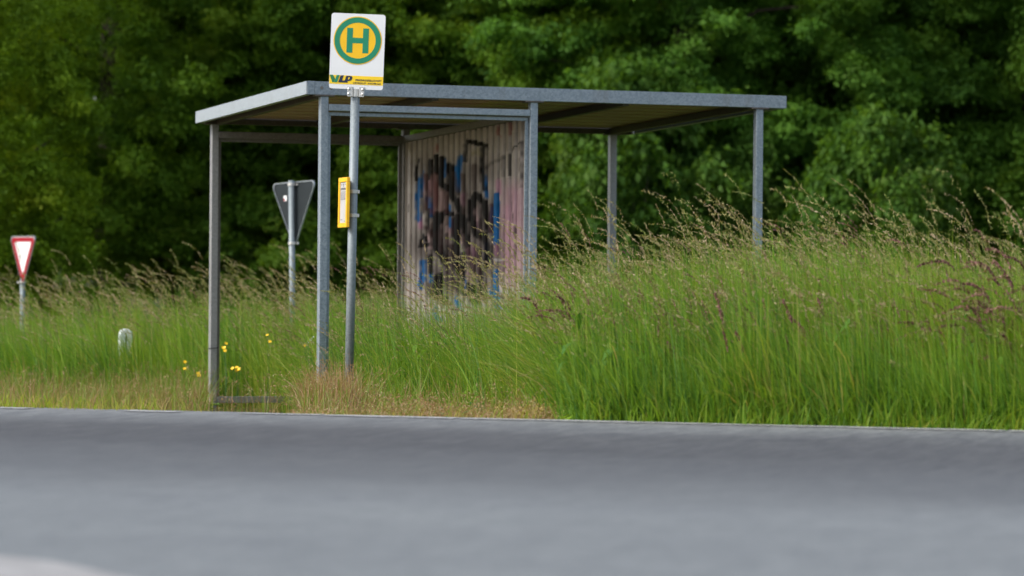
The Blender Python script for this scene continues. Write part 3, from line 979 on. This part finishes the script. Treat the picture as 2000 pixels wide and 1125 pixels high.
PROTO = [make_tree(1, 2.5, .9, 11.5, 265, 46, .20),
         make_tree(2, 2.9, 1.1, 12.5, 320, 50, .24, skirt=.6),
         make_tree(3, 2.2, .7, 10.5, 215, 42, .17, skirt=.85),
         make_tree(4, 2.6, 1.5, 13.0, 245, 50, .22, skirt=.5)]
used = [False] * 4
def place_tree(k, px, d, rz, sc, tint, label, group='broadleaf trees along the edge of the wood'):
    if used[k]: o = copy_thing(PROTO[k])
    else: o = PROTO[k]; used[k] = True
    x = (px - 1000) / F_PX * d
    o.location = (x, d, gz(x, d)); o.rotation_euler = (0, 0, rz); o.scale = (sc, sc, sc * RNG.uniform(.94, 1.06))
    tag(o, label, 'tree', group)
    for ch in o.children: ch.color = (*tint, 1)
    return o
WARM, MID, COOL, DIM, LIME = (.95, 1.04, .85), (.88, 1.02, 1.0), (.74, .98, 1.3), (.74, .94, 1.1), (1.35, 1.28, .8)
TREES = [
    (2, -95, 41.0, .4, .82, LIME, 'light yellow green tree at the left border, directly above the facing yield sign'),
    (1, 215, 47.0, 1.1, 1.0, WARM, 'big warm green tree between the facing yield sign and the shelter roof'),
    (0, 455, 50.0, 2.3, 1.0, WARM, 'tree whose crown rises behind the left roof corner of the shelter'),
    (3, 655, 49.0, .2, 1.0, MID, 'tree directly behind the bus stop sign emblem'),
    (0, 880, 48.0, 4.1, 1.02, WARM, 'bright green tree above the graffiti wall of the shelter'),
    (2, 1085, 47.5, 5.3, 1.05, MID, 'yellowish green tree behind the shelter just right of the graffiti wall'),
    (1, 1340, 46.5, 3.0, 1.0, COOL, 'large bluish green tree behind the right half of the shelter roof'),
    (3, 1600, 49.5, 1.7, 1.0, MID, 'tree with yellowish sprays just right of the roof end of the shelter'),
    (0, 1800, 48.5, .9, 1.0, DIM, 'dark green tree above the tall grass right of the shelter'),
    (2, 2010, 47.5, 2.2, 1.1, DIM, 'dark tree cut by the right border of the photo'),
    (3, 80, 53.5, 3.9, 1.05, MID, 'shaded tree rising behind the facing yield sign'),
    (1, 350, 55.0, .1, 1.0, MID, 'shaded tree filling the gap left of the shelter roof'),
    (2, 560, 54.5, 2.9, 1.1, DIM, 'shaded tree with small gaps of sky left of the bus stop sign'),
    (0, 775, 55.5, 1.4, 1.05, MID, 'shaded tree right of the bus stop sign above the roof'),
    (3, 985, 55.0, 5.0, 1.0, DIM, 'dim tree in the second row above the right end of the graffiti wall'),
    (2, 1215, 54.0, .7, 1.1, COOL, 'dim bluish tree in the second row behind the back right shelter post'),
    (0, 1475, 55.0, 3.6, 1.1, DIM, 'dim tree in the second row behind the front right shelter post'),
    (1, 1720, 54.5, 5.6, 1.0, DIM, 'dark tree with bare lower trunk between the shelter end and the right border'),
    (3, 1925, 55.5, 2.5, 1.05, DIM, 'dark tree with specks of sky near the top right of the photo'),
]
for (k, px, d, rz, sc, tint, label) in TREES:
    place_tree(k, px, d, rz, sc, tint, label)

# low shrubs at the foot of the wood
def make_shrub(seed):
    root = empty('forest_shrub')
    V, T, bg_ = crown_mesh(seed, 1.0, .25, 2.0, 34, 0, 2.0, per=30, sprigs=26, leaf=.08, skirt=.9)
    mesh_np('foliage', V, np.arange(len(V)).reshape(-1, 4), M['leaf'], root, T)
    b = MB()
    for q in bg_[:9]:
        b.tube([(0, 0, -.1), (q[0] * .4, q[1] * .4, q[2] * .6), (q[0], q[1], q[2])], [.02, .014, .005], 5)
    b.build('stems', M['bark'], root)
    return root
shr = make_shrub(31)
for i, (px, d, rz, sc, tint, label) in enumerate([
        (1712, 43.5, .3, .95, COOL, 'rounded low shrub behind the tall grass right of the shelter'),
        (1240, 44.0, 4.0, 1.15, COOL, 'leafy shrub behind the back right post of the shelter'),
        (1440, 45.0, 1.0, .9, COOL, 'low shrub behind the front right post of the shelter'),
        (900, 46.0, 5.1, 1.0, DIM, 'dark shrub hidden behind the graffiti wall'),
        (520, 46.0, 3.1, 1.0, MID, 'low shrub behind the grey back of the yield sign')]):
    if label.startswith('dark shrub'): continue
    o = shr if i == 0 else copy_thing(shr)
    x = (px - 1000) / F_PX * d
    o.location = (x, d, gz(x, d)); o.rotation_euler = (0, 0, rz); o.scale = (sc, sc, sc)
    tag(o, label, 'shrub', 'shrubs at the foot of the wood')
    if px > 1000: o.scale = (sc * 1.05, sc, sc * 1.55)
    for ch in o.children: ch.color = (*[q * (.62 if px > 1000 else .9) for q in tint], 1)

# the depth of the wood beyond, one mass
def far_wood():
    rng = np.random.default_rng(77)
    n = 80000
    x = rng.uniform(-38, 38, n); y = rng.uniform(59, 76, n)
    z = rng.uniform(0, 1, n) ** .9 * 13 - .3
    dens = np.sin(x * 1.1 + 1) * np.sin(y * .9) * .5 + np.sin(x * .37 + z * .6) * .5 + np.sin(z * 1.3 + x * .8) * .4
    keep = dens + rng.normal(0, .5, n) > -.55 + .45 * np.clip((z - 2.8) / 2., 0, 1)
    x, y, z = x[keep], y[keep], z[keep]; n = len(x)
    c = np.stack([x, y, z], -1)
    nr_ = unit(rng.normal(size=(n, 3)) * .6 + np.array([0, -.3, .7]))
    V = leaf_quads(c, nr_, rng.normal(size=(n, 3)), rng.uniform(.18, .42, n), np.full((n, 1), .7), rng)
    T = np.repeat(np.clip(rng.normal(.35, .15, n), 0, 1), 4)
    # stems standing in it
    o = mesh_np('far_woods', V, np.arange(len(V)).reshape(-1, 4), M['leaf'], None, T)
    o.color = (1., 1., .9, 1)
    tag(o, 'deep shaded wood beyond the front trees', None, None, 'stuff')
far_wood()

# ------------------------------------------------------------------ grass
def blades(x, y, h, wid, lean, az, tint, nseg, rng, z=None, droop=.25, yaw=None, mat=0):
    """tapering ribbons that bend with the wind; returns verts, faces, tint per vertex"""
    n = len(x)
    z = ground_z(x, y) - .02 if z is None else z
    tau = np.linspace(0, 1, nseg + 1)[None, :]
    bend = lean[:, None] * h[:, None]
    cx = x[:, None] + np.cos(az)[:, None] * bend * tau ** 1.8
    cy = y[:, None] + np.sin(az)[:, None] * bend * tau ** 1.8
    dr = np.clip(lean, 0, 1.2)[:, None] * droop
    cz = z[:, None] + h[:, None] * (tau - dr * tau ** 3)
    yaw = rng.uniform(0, PI, n) if yaw is None else yaw
    wt = wid[:, None] * .5 * np.clip(1.02 - tau ** 2.2, .06, 1)
    sx, sy = np.cos(yaw)[:, None] * wt, np.sin(yaw)[:, None] * wt
    Lf = np.stack([cx - sx, cy - sy, cz], -1); Rt = np.stack([cx + sx, cy + sy, cz], -1)
    V = np.stack([Lf, Rt], 2).reshape(n, -1, 3)            # n, (nseg+1)*2, 3
    base = (np.arange(n) * (nseg + 1) * 2)[:, None]
    k = np.arange(nseg)[None, :] * 2
    F = np.stack([base + k, base + k + 1, base + k + 3, base + k + 2], -1).reshape(-1, 4)
    T = np.repeat(tint, (nseg + 1) * 2)
    return V.reshape(-1, 3), F, T, np.stack([cx, cy, cz], -1)

class Bag:
    def __init__(self): self.V, self.F, self.T, self.I, self.n = [], [], [], [], 0
    def add(self, V, F, T, mi):
        self.V.append(V); self.F.append(F + self.n); self.T.append(T); self.I.append(np.full(len(F), mi)); self.n += len(V)
    def build(self, name, mats, parent=None):
        return mesh_np(name, np.concatenate(self.V), np.concatenate(self.F), mats, parent, np.concatenate(self.T), np.concatenate(self.I))

def panicles(bag, tips, dirs, L, tint, rng, mi, spik=14, size=.010, spread=.018, nod=.5, ratio=.42):
    """seed heads: little spikelets set along a nodding axis that carries on from the stalk"""
    n = len(tips)
    u = np.linspace(0, 1, spik)[None, :, None]
    side = unit(np.cross(dirs, np.array([0, 0, 1.])) + rng.normal(size=(n, 3)) * .2)
    horiz = dirs * np.array([1, 1, 0]); horiz = unit(horiz + 1e-4)
    p = tips[:, None, :] + dirs[:, None, :] * L[:, None, None] * u + (horiz[:, None, :] * .55 + np.array([0, 0, -.75])) * (L[:, None, None] * nod[:, None, None] * u ** 2)
    env = (np.sin(np.clip(u * .92 + .08, 0, 1) * PI) ** .7)
    p = p + (side[:, None, :] * rng.normal(size=(n, spik, 1)) + rng.normal(size=(n, spik, 3)) * .5) * spread * env
    c = p.reshape(-1, 3); k = len(c)
    ax = np.repeat(dirs, spik, 0) + rng.normal(size=(k, 3)) * .28 + np.array([0, 0, -.25])
    nr_ = unit(rng.normal(size=(k, 3)) + np.array([0, -.5, .2]))
    sz = rng.uniform(.7, 1.5, k) * size
    V = leaf_quads(c, nr_, unit(ax), sz * 1.6, np.full((k, 1), ratio), rng)
    T = np.repeat(np.clip(np.repeat(tint, spik) + rng.normal(0, .12, k), 0, 1), 4)
    bag.add(V, np.arange(len(V)).reshape(-1, 4), T, mi)

def wedge(n, px0, px1, d0, d1, rng):
    """points spread evenly over the ground between two sight lines and two depths"""
    d = np.sqrt(rng.uniform(d0 * d0, d1 * d1, n)); px = rng.uniform(px0, px1, n)
    return (px - 1000) / F_PX * d, d, px

def tall_from(px):
    """depth at which the uncut meadow begins, going right it comes up to the asphalt"""
    return np.interp(px, [-400, 0, 400, 560, 610, 640, 690, 760, 900, 1010, 1075, 1115, 1150], [28.2, 27.6, 27.2, 26.9, 25.4, 24.6, 23.2, 22.4, 21.2, 20.2, 18.9, 17.6, 15.5])

def patchy(x, y, f, ph): return np.sin(x * f + ph) * np.sin(y * f * .8 + ph * 1.7) * .5 + np.sin((x + y) * f * .6 + ph * 2.1) * .5

WIND = PI                       # the wind lays stalks over to the left
rngg = np.random.default_rng(5)
meadow = Bag()
def hum(x, y): return .95 + .17 * patchy(x, y, .95, 2.3) + .15 * patchy(x, y, 2.7, 1.) + .06 * patchy(x, y, 6.1, .2)
def meadow_blades(n, px0, px1, d0, d1, hmul=1., tintmul=0., wid=.0062):
    nt_ = max(40, n // 70)
    tx, ty, _ = wedge(nt_, px0, px1, d0, d1, rngg)
    ti = rngg.integers(0, nt_, n)
    loose = rngg.uniform(0, 1, n) < .35
    x, y, _ = wedge(n, px0, px1, d0, d1, rngg)
    ox, oy = rngg.normal(0, .055, n), rngg.normal(0, .055, n)
    x = np.where(loose, x, tx[ti] + ox); y = np.where(loose, y, ty[ti] + oy)
    out_az = np.where(loose, rngg.uniform(0, 2 * PI, n), np.arctan2(oy, ox) + rngg.normal(0, .5, n))
    tt_ = rngg.normal(0, .16, nt_)[ti]; th_ = np.clip(rngg.normal(1, .26, nt_), .45, 1.5)[ti]
    px = 1000 + F_PX * x / y
    s = s_of(x, y)
    k = (y > tall_from(px + rngg.normal(0, 22, n)) + rngg.normal(0, .25, n)) & (s > .02)
    out_az, tt_, th_ = out_az[k], tt_[k], th_[k]
    x, y, px, s = x[k], y[k], px[k], s[k]; n = len(x)
    rise = np.clip(.55 + .45 * np.clip(s / 1.6, 0, 1), 0, 1)
    tallk = rngg.uniform(0, 1, n) < .34
    h = np.where(tallk, rngg.uniform(.72, 1.06, n), rngg.uniform(.30, .86, n)) * hum(x, y) * rise * hmul * th_
    h = np.minimum(h, rngg.uniform(.95, 1.12, n))
    h = np.where((np.abs(px - 245) < 24) & (y < 27.95), np.minimum(h, rngg.uniform(.47, .68, n)), h)
    h = np.where((np.abs(px - 577) < 16) & (y < 30), np.minimum(h, rngg.uniform(.35, .62, n)), h)
    ax_, ay_ = np.cos(out_az) * .75 - .75, np.sin(out_az) * .75
    az = np.arctan2(ay_, ax_)
    lean = np.abs(rngg.normal(.30, .25, n)) * (.5 + .5 * np.hypot(ax_, ay_))
    bent = rngg.uniform(0, 1, n) < .07
    lean = np.where(bent, rngg.uniform(.6, 1.2, n), lean)
    tint = np.clip(bent * rngg.uniform(-.1, .45, n) + rngg.beta(2.2, 2.8, n) * .66 + patchy(x, y, 1.7, .4) * .12 + patchy(x, y, 5.3, 1.4) * .08 + tt_ + (rngg.uniform(0, 1, n) < .07) * .32, 0, 1)
    V, F, T, c = blades(x, y, h, np.where(tallk, .75, 1.1) * rngg.uniform(.5, 1.3, n) * wid, lean, az, tint, 5, rngg, droop=.45)
    meadow.add(V, F, T, 0)
meadow_blades(60000, 1060, 2120, 15.6, 18.6)
meadow_blades(40000, 1060, 2120, 18.6, 23.)
meadow_blades(20000, 1000, 2120, 23, 31., wid=.0065)
meadow_blades(40000, 600, 1130, 18, 25., wid=.0058)
meadow_blades(26000, 560, 1130, 25, 32., wid=.0065)
meadow_blades(34000, -120, 680, 25.5, 30., .90, wid=.0068)
meadow_blades(1500, 215, 275, 27.3, 27.95, wid=.0068)
meadow_blades(24000, -150, 2150, 29, 44., 1.0, 0, .010)
meadow_blades(15000, 2110, 2560, 15.2, 24.)
meadow_blades(9000, -480, -110, 26.5, 31., wid=.0068)
# broader leaves low along the asphalt on the right
x, y, px = wedge(26000, 1080, 2120, 15.6, 18.2, rngg); s = s_of(x, y)
k = (s > -.02) & (y > tall_from(px) + rngg.normal(0, .2, len(x))); x, y, s = x[k], y[k], s[k]; n = len(x)
V, F, T, c = blades(x, y, rngg.uniform(.10, .50, n) * np.clip(.5 + s, .5, 1), rngg.uniform(.0045, .010, n), np.abs(rngg.normal(.4, .35, n)), rngg.uniform(0, 2 * PI, n), np.clip(rngg.beta(2, 2, n) * .7 + patchy(x, y, 4., 2.) * .1, 0, 1), 4, rngg, z=ground_z(x, y) + .02)
meadow.add(V, F, T, 0)

def stalks(n, px0, px1, d0, d1, hm=1.0, hs=.15, wid=.0026, tint_mu=.42, sc=1.):
    x, y, px = wedge(n, px0, px1, d0, d1, rngg); s = s_of(x, y)
    k = (y > tall_from(px) + .05) & (s > .45); x, y, px, s = x[k], y[k], px[k], s[k]; n = len(x)
    rise = np.clip(.62 + .38 * s / 1.6, 0, 1)
    h = np.where(rngg.uniform(0, 1, n) < .25, rngg.normal(hm * 1.08, .10, n), rngg.uniform(.55, .95, n) * hm) * rise * hum(x, y)
    az = WIND + rngg.normal(0, .35, n); lean = np.clip(np.abs(rngg.normal(.25, .13, n)), .04, .7)
    V, F, T, c = blades(x, y, h, np.full(n, wid * sc), lean, az, rngg.uniform(.2, .66, n), 6, rngg, droop=.30)
    meadow.add(V, F, T, 0)
    tip = c[:, -1]; dr = unit(c[:, -1] - c[:, -2])
    kind = rngg.uniform(0, 1, n)
    for lo_, hi_, L0, L1, sp, size, spread, nod, mi, mu in ((0, .62, .16, .30, 24, .0125, .0035, (.2, .6), 1, tint_mu + .1), (.62, .80, .14, .24, 26, .0095, .010, (.3, .9), 1, tint_mu - .1), (.80, .93, .08, .15, 18, .0095, .0025, (.0, .4), 1, .8), (.93, 1., .08, .14, 22, .0095, .003, (.1, .8), 2, .5)):
        q = (kind >= lo_) & (kind < hi_)
        m = int(q.sum())
        if m: panicles(meadow, tip[q], dr[q], rngg.uniform(L0, L1, m), np.clip(rngg.normal(mu, .2, m), 0, 1), rngg, mi, sp, size * sc, spread, rngg.uniform(nod[0], nod[1], m), .30)
stalks(1500, 1060, 2120, 16.2, 19., 1.0)
stalks(1000, 1040, 2120, 19, 23., 1.06)
stalks(700, 1000, 2120, 23, 31., 1.05, sc=1.15)
stalks(1050, 640, 1130, 20.5, 26., 1.0)
stalks(500, 560, 1130, 26, 33., 1.0, sc=1.15)
stalks(1300, -120, 680, 26.5, 31., .95, sc=1.1)
stalks(600, -150, 2150, 30, 43., .95, sc=1.5)
stalks(450, 2110, 2560, 15.6, 24., 1.02)
stalks(350, -480, -110, 26.8, 31., 1.0, sc=1.1)
# purplish spikes scattered low in the grass on the right
x, y, px = wedge(420, 1130, 2080, 16.2, 19.0, rngg)
k = (s_of(x, y) > .4); x, y = x[k], y[k]; n = len(x)
V, F, T, c = blades(x, y, rngg.uniform(.40, .72, n), np.full(n, .003), np.abs(rngg.normal(.12, .1, n)), WIND + rngg.normal(0, .7, n), rngg.uniform(.3, .6, n), 4, rngg)
meadow.add(V, F, T, 0)
panicles(meadow, c[:, -1], unit(c[:, -1] - c[:, -2]), rngg.uniform(.07, .14, n), rngg.uniform(.1, .8, n), rngg, 2, 20, .0085, .003, rngg.uniform(.0, .3, n))
# feathery pale heads standing lower among the blades, and herb leaves of other species
x, y, px = wedge(420, 1100, 2120, 15.8, 18.6, rngg); k = (s_of(x, y) > .3) & (y > tall_from(px)); x, y = x[k], y[k]; n = len(x)
V, F, T, c = blades(x, y, rngg.uniform(.30, .80, n), np.full(n, .0028), np.abs(rngg.normal(.3, .15, n)), WIND + rngg.normal(0, .8, n), rngg.uniform(.4, .8, n), 5, rngg)
meadow.add(V, F, T, 0)
panicles(meadow, c[:, -1], unit(c[:, -1] - c[:, -2]), rngg.uniform(.10, .2, n), rngg.uniform(.1, .7, n), rngg, 1, 30, .012, .016, rngg.uniform(.3, 1.1, n), .3)
x, y, px = wedge(240, 640, 2120, 15.8, 24., rngg); k = (s_of(x, y) > .1) & (y > tall_from(px)); x, y = x[k], y[k]; n = len(x)
m = 16; X2, Y2 = np.repeat(x, m), np.repeat(y, m); hh2 = rngg.uniform(.05, .55, n * m)
az2 = rngg.uniform(0, 2 * PI, n * m); rad2 = rngg.uniform(.03, .14, n * m)
cc2 = np.stack([X2 + np.cos(az2) * rad2, Y2 + np.sin(az2) * rad2, ground_z(X2, Y2) + hh2 * np.repeat(rngg.uniform(.5, 1.2, n), m)], -1)
V = leaf_quads(cc2, unit(np.stack([np.cos(az2) * .5, np.sin(az2) * .5, np.full(n * m, .8)], -1)), np.stack([np.cos(az2), np.sin(az2), np.full(n * m, .25)], -1), rngg.uniform(.05, .14, n * m), np.full((n * m, 1), .32), rngg)
meadow.add(V, np.arange(len(V)).reshape(-1, 4), np.repeat(np.clip(np.repeat(rngg.uniform(.02, .4, n), m) + rngg.normal(0, .05, n * m), 0, 1), 4), 0)
# short shoots and trailing stems creeping over the rim of the asphalt
n = 9000
t_ = rngg.uniform(-9, 12, n); s_ = rngg.normal(-.01, .06, n)
x = E_ORG.x + E_DIR.x * t_ + E_NRM.x * s_; y = E_ORG.y + E_DIR.y * t_ + E_NRM.y * s_
k = patchy(x, y, 2.3, .7) + rngg.normal(0, .3, n) > -.1
x, y = x[k], y[k]; n = len(x); right = 1000 + F_PX * x / y > 1100
V, F, T, c = blades(x, y, rngg.uniform(.02, .13, n), rngg.uniform(.003, .007, n), np.abs(rngg.normal(.6, .4, n)), -PI / 2 + rngg.normal(0, .9, n), np.where(right, rngg.uniform(.1, .75, n), rngg.uniform(.5, 1., n)), 4, rngg, z=np.full(n, .002) - .02)
meadow.add(V, F, T, 0)
mo = meadow.build('meadow_grass', [M['grass'], M['heads'], M['purple']])
tag(mo, 'tall green meadow grass with seed heads bending to the left', None, None, 'stuff')

# dry short grass on the trodden bay in front of the shelter
dry = Bag()
def dry_blades(n, px0, px1, d0, d1, h0, h1, green, dens_f=1.3, wid=.0042, keep=-.2, headp=.12, ok=None):
    x, y, px = wedge(n, px0, px1, d0, d1, rngg); s = s_of(x, y)
    k = (s > -.02) & (y < tall_from(px) + .5) & (patchy(x, y, dens_f, 1.2) + rngg.normal(0, .35, n) > keep)
    if ok is not None: k &= ok(x, y, px, s)
    x, y, px, s = x[k], y[k], px[k], s[k]; n = len(x)
    h = rngg.uniform(h0, h1, n) * (1 + .35 * patchy(x, y, 2.2, .3)) * np.clip(.35 + s / 2.2, .35, 1)
    tint = np.where(rngg.uniform(0, 1, n) < green + .25 * patchy(x, y, 3.7, 2.), rngg.uniform(0, .12, n), rngg.beta(2, 2, n) * .75 + .22)
    V, F, T, c = blades(x, y, h, rngg.uniform(.6, 1.3, n) * wid, np.abs(rngg.normal(.35, .3, n)), rngg.uniform(0, 2 * PI, n), np.clip(tint, 0, 1), 3, rngg)
    dry.add(V, F, T, 0)
    q = rngg.uniform(0, 1, n) < headp
    m = int(q.sum())
    if m: panicles(dry, c[q][:, -1], unit(c[q][:, -1] - c[q][:, -2]), rngg.uniform(.04, .09, m), rngg.uniform(.3, 1, m), rngg, 0, 7, .007, .010, rngg.uniform(.2, 1., m))
dry_blades(24000, 590, 1130, 18.6, 23.2, .08, .34, .45, keep=.0)
dry_blades(5000, 690, 1130, 18.6, 22.5, .25, .5, .85, keep=.1, headp=.02)
dry_blades(5000, 700, 1130, 17.0, 19.5, .10, .26, .45, keep=.15, headp=.3)
dry_blades(10000, 570, 1130, 16.9, 18.8, .05, .16, .30, headp=.05)
dry_blades(15000, -120, 412, 23.5, 27.8, .05, .36, .42, keep=.12)
dry_blades(2600, -120, 412, 24.5, 28.2, .2, .5, .95, keep=.1, headp=.03)
dry_blades(700, 412, 600, 25.9, 27.4, .03, .08, .6, keep=.1, headp=.03)
dry_blades(150, 430, 600, 24., 26.4, .18, .34, .4, keep=-.9, headp=.5)
dry_blades(5000, -120, 640, 18, 23.5, .02, .06, .4, keep=.25, headp=0)
dry_blades(7000, 600, 700, 20.5, 25.5, .15, .40, .25, keep=-.6)
do = dry.build('dry_verge_grass', [M['dry']])
tag(do, 'short dry brownish grass on the verge at the foot of the posts', None, None, 'stuff')

# ------------------------------------------------------------------ single plants
def ground_at(px, d):
    x = (px - 1000) / F_PX * d
    return x, d, gz(x, d)

def purple_tuft(px, d, n, h0, h1, spread, lean, Lh, label, seed, nod=(.3, 1.4)):
    rng = np.random.default_rng(seed)
    x0, y0, z0 = ground_at(px, d)
    root = empty('purple_grass_tuft', (x0, y0, z0)); tag(root, label, 'grass tuft', 'tufts of purple headed grass')
    x = rng.normal(0, spread, n); y = rng.normal(0, spread * .7, n)
    V, F, T, c = blades(x, y, rng.uniform(h0, h1, n), np.full(n, .0032), np.abs(rng.normal(lean, .1, n)), WIND + rng.normal(0, .4, n), rng.uniform(.2, .6, n), 5, rng, z=np.zeros(n) - .02)
    bg_ = Bag(); bg_.add(V, F, T, 0)
    m = n * 3
    V, F, T, _ = blades(rng.normal(0, spread, m), rng.normal(0, spread, m), rng.uniform(.2, .55, m), np.full(m, .006), np.abs(rng.normal(.3, .2, m)), rng.uniform(0, 2 * PI, m), rng.uniform(.1, .6, m), 4, rng, z=np.zeros(m) - .02)
    bg_.add(V, F, T, 0)
    tag(bg_.build('blades', [M['grass']], root), kind='stuff')
    for i in range(n):
        hd = Bag()
        panicles(hd, c[i:i + 1, -1], unit(c[i:i + 1, -1] - c[i:i + 1, -2]), rng.uniform(Lh * .7, Lh * 1.25, 1), rng.uniform(.2, .9, 1), rng, 0, 56, .0115, .0055, rng.uniform(nod[0], nod[1], 1))
        hd.build('seed_head', [M['purple']], root)
purple_tuft(2015, 16.5, 52, .42, .92, .13, .24, .19, 'tuft of grass with drooping purple heads near the right border', 1)
purple_tuft(1960, 16.3, 12, .32, .66, .12, .28, .17, 'loose tuft of purple headed grass left of the big purple tuft', 5)
purple_tuft(1195, 17.6, 26, .38, .70, .11, .22, .16, 'tuft of purple headed grass where the tall meadow begins', 2, (.1, .9))
purple_tuft(1610, 16.5, 8, .34, .62, .24, .12, .13, 'upright purple spikes in the middle of the tall grass', 3, (.0, .3))
purple_tuft(1480, 16.5, 7, .34, .62, .24, .12, .13, 'thin upright purple spikes below the front right shelter post', 4, (.0, .3))

def flower(px, py, d, label, heads, seed, mat='petal', r=.017):
    rng = np.random.default_rng(seed)
    p = at(px, py, d); z0 = gz(p.x, p.y)
    root = empty('wild_flower', (p.x, p.y, z0)); tag(root, label, 'flower', 'flowers in the verge')
    h = p.z - z0
    for i in range(heads):
        dx, dy, dz = (0, 0, 0) if i == 0 else (rng.uniform(-.035, .035), rng.uniform(-.03, .03), rng.uniform(-.06, .02))
        b = MB(); b.tube([(0, 0, -.02), (dx * .4 + .01, dy * .4, h * .5), (dx, dy, h + dz)], [.0022, .0018, .0014], 5)
        b.build('flower_stem', M['weed_leaf'], root)
        b = MB()
        tilt = Matrix.Rotation(rng.uniform(.4, 1.1), 3, 'X') @ Matrix.Rotation(rng.uniform(-.5, .5), 3, 'Y')
        for k in range(8):
            a = 2 * PI * k / 8
            ax = Vector((math.cos(a), math.sin(a), .25)); sd = Vector((-math.sin(a), math.cos(a), 0))
            pts = [ax * .002, ax * r * .6 + sd * r * .32, ax * r + Vector((0, 0, .001)), ax * r * .6 - sd * r * .32]
            b.add([tilt @ q + Vector((dx, dy, h + dz)) for q in pts], [(0, 1, 2, 3)])
        b.add([tilt @ Vector((math.cos(2 * PI * k / 8) * r * .3, math.sin(2 * PI * k / 8) * r * .3, .004)) + Vector((dx, dy, h + dz)) for k in range(8)], [tuple(range(8))])
        b.build('petals', M[mat], root)
flower(441, 671, 26.6, 'yellow flowers right beside the back left shelter post', 4, 1)
flower(462, 718, 26.4, 'low cluster of yellow flowers above the bottom rail of the shelter', 4, 2)
flower(522, 655, 26.6, 'yellow flower halfway between the left shelter post and the yield sign pole', 2, 3)
flower(596, 674, 26.0, 'single yellow flower just left of the front shelter post', 2, 4)
flower(361, 707, 26.6, 'yellow flower left of the back left shelter post', 2, 5)
flower(389, 734, 26.3, 'lowest yellow flower close to the foot of the left shelter post', 2, 6)
flower(606, 664, 26.2, 'small white flowers touching the front shelter post', 5, 7, 'petal_white', .013)

def broad_weed(px, d, n, L, label, seed, up=.5):
    rng = np.random.default_rng(seed)
    x0, y0, z0 = ground_at(px, d)
    b = MB()
    for i in range(n):
        a = rng.uniform(0, 2 * PI); l = L * rng.uniform(.6, 1.15); e_ = rng.uniform(up * .5, up * 1.4)
        d_ = Vector((math.cos(a), math.sin(a), 0)); sd = Vector((-math.sin(a), math.cos(a), 0))
        pts = []
        for t_, w_ in ((.05, .02), (.35, .16), (.65, .19), (.88, .10), (1., .005)):
            q = d_ * l * t_ * math.cos(e_ * .8) + Vector((0, 0, l * (math.sin(e_) * t_ - .35 * t_ * t_)))
            pts += [q - sd * l * w_ + Vector((0, 0, l * w_ * .35)), q, q + sd * l * w_ + Vector((0, 0, l * w_ * .35))]
        fs = []
        for k in range(4):
            for j in range(2):
                o_ = 3 * k + j; fs.append((o_, o_ + 1, o_ + 4, o_ + 3))
        b.add(pts, fs)
    o = b.build('broadleaf_weed', M['weed_leaf']); o.location = (x0, y0, z0 - .01)
    a_ = o.data.attributes.new('tint', 'FLOAT', 'POINT'); a_.data.foreach_set('value', np.repeat(rng.uniform(0, 1, n), 15).astype(np.float32))
    tag(o, label, 'weed', 'broad leaved weeds on the verge')
broad_weed(383, 25.6, 9, .26, 'broad leaved weed at the left of the shelter post foot', 1, .8)
broad_weed(398, 24.8, 7, .20, 'small leafy weed touching the foot of the left shelter post', 2, .6)
broad_weed(655, 19.6, 8, .16, 'flat leafy weed below the foot of the bus stop pole', 3, .5)
broad_weed(735, 18.7, 8, .14, 'small green weed by the asphalt right of the bus stop pole', 4, .7)
broad_weed(960, 19.4, 12, .22, 'dark green leafy weed behind the pale dry weed clump', 5, .9)
broad_weed(885, 17.8, 8, .14, 'bright green weed by the asphalt below the graffiti wall', 6, .9)

def pale_clump(px, d, n, wx, h, label, seed):
    rng = np.random.default_rng(seed)
    x0, y0, z0 = ground_at(px, d)
    root = empty('dry_weed_clump', (x0, y0, z0)); tag(root, label, 'weed clump', 'pale dry weed clumps')
    x = rng.normal(0, wx, n); y = rng.normal(0, wx * .6, n)
    hh_ = rng.uniform(.45, 1., n) * h * np.exp(-(x / (wx * 2.2)) ** 2)
    V, F, T, c = blades(x, y, hh_, np.full(n, .003), np.abs(rng.normal(.4, .3, n)), rng.uniform(0, 2 * PI, n), rng.uniform(.2, .9, n), 3, rng, z=np.zeros(n) - .01)
    b1 = Bag(); b1.add(V, F, T, 0); tag(b1.build('stems', [M['pale_weed']], root), kind='stuff')
    b2 = Bag()
    panicles(b2, c[:, -1], unit(c[:, -1] - c[:, -2]), rng.uniform(.02, .06, n), rng.uniform(.1, 1, n), rng, 0, 9, .0095, .018, rng.uniform(.2, 1., n))
    tag(b2.build('seed_pods', [M['pale_weed']], root), kind='stuff')
pale_clump(1055, 17.7, 150, .12, .13, 'pale yellow dry weed clump where the meadow meets the asphalt', 1)
pale_clump(985, 18.2, 80, .14, .10, 'lower straw coloured weed clump left of the pale yellow one', 2)
pale_clump(915, 18.6, 40, .10, .10, 'small straw coloured weed clump below the graffiti wall', 3)

# stone lying by the asphalt on the right
bm = bmesh.new(); bmesh.ops.create_icosphere(bm, subdivisions=3, radius=.05)
rs = np.random.default_rng(3)
for v_ in bm.verts:
    k = 1 + .16 * math.sin(v_.co.x * 60 + 1) * math.sin(v_.co.y * 47) + rs.normal() * .02
    v_.co = Vector((v_.co.x * 1.5 * k, v_.co.y * k, v_.co.z * .62 * k))
me = bpy.data.meshes.new('stone'); bm.to_mesh(me); bm.free(); me.materials.append(M['stone'])
for p_ in me.polygons: p_.use_smooth = True
stn = bpy.data.objects.new('stone', me); COL.objects.link(stn)
sp_ = on_level(1962, 834, -.0); x, y = sp_.x, sp_.y + .28
stn.location = (x, y, gz(x, y) + .03)
tag(stn, 'pale flattish stone at the asphalt edge under the tall grass', 'stone')
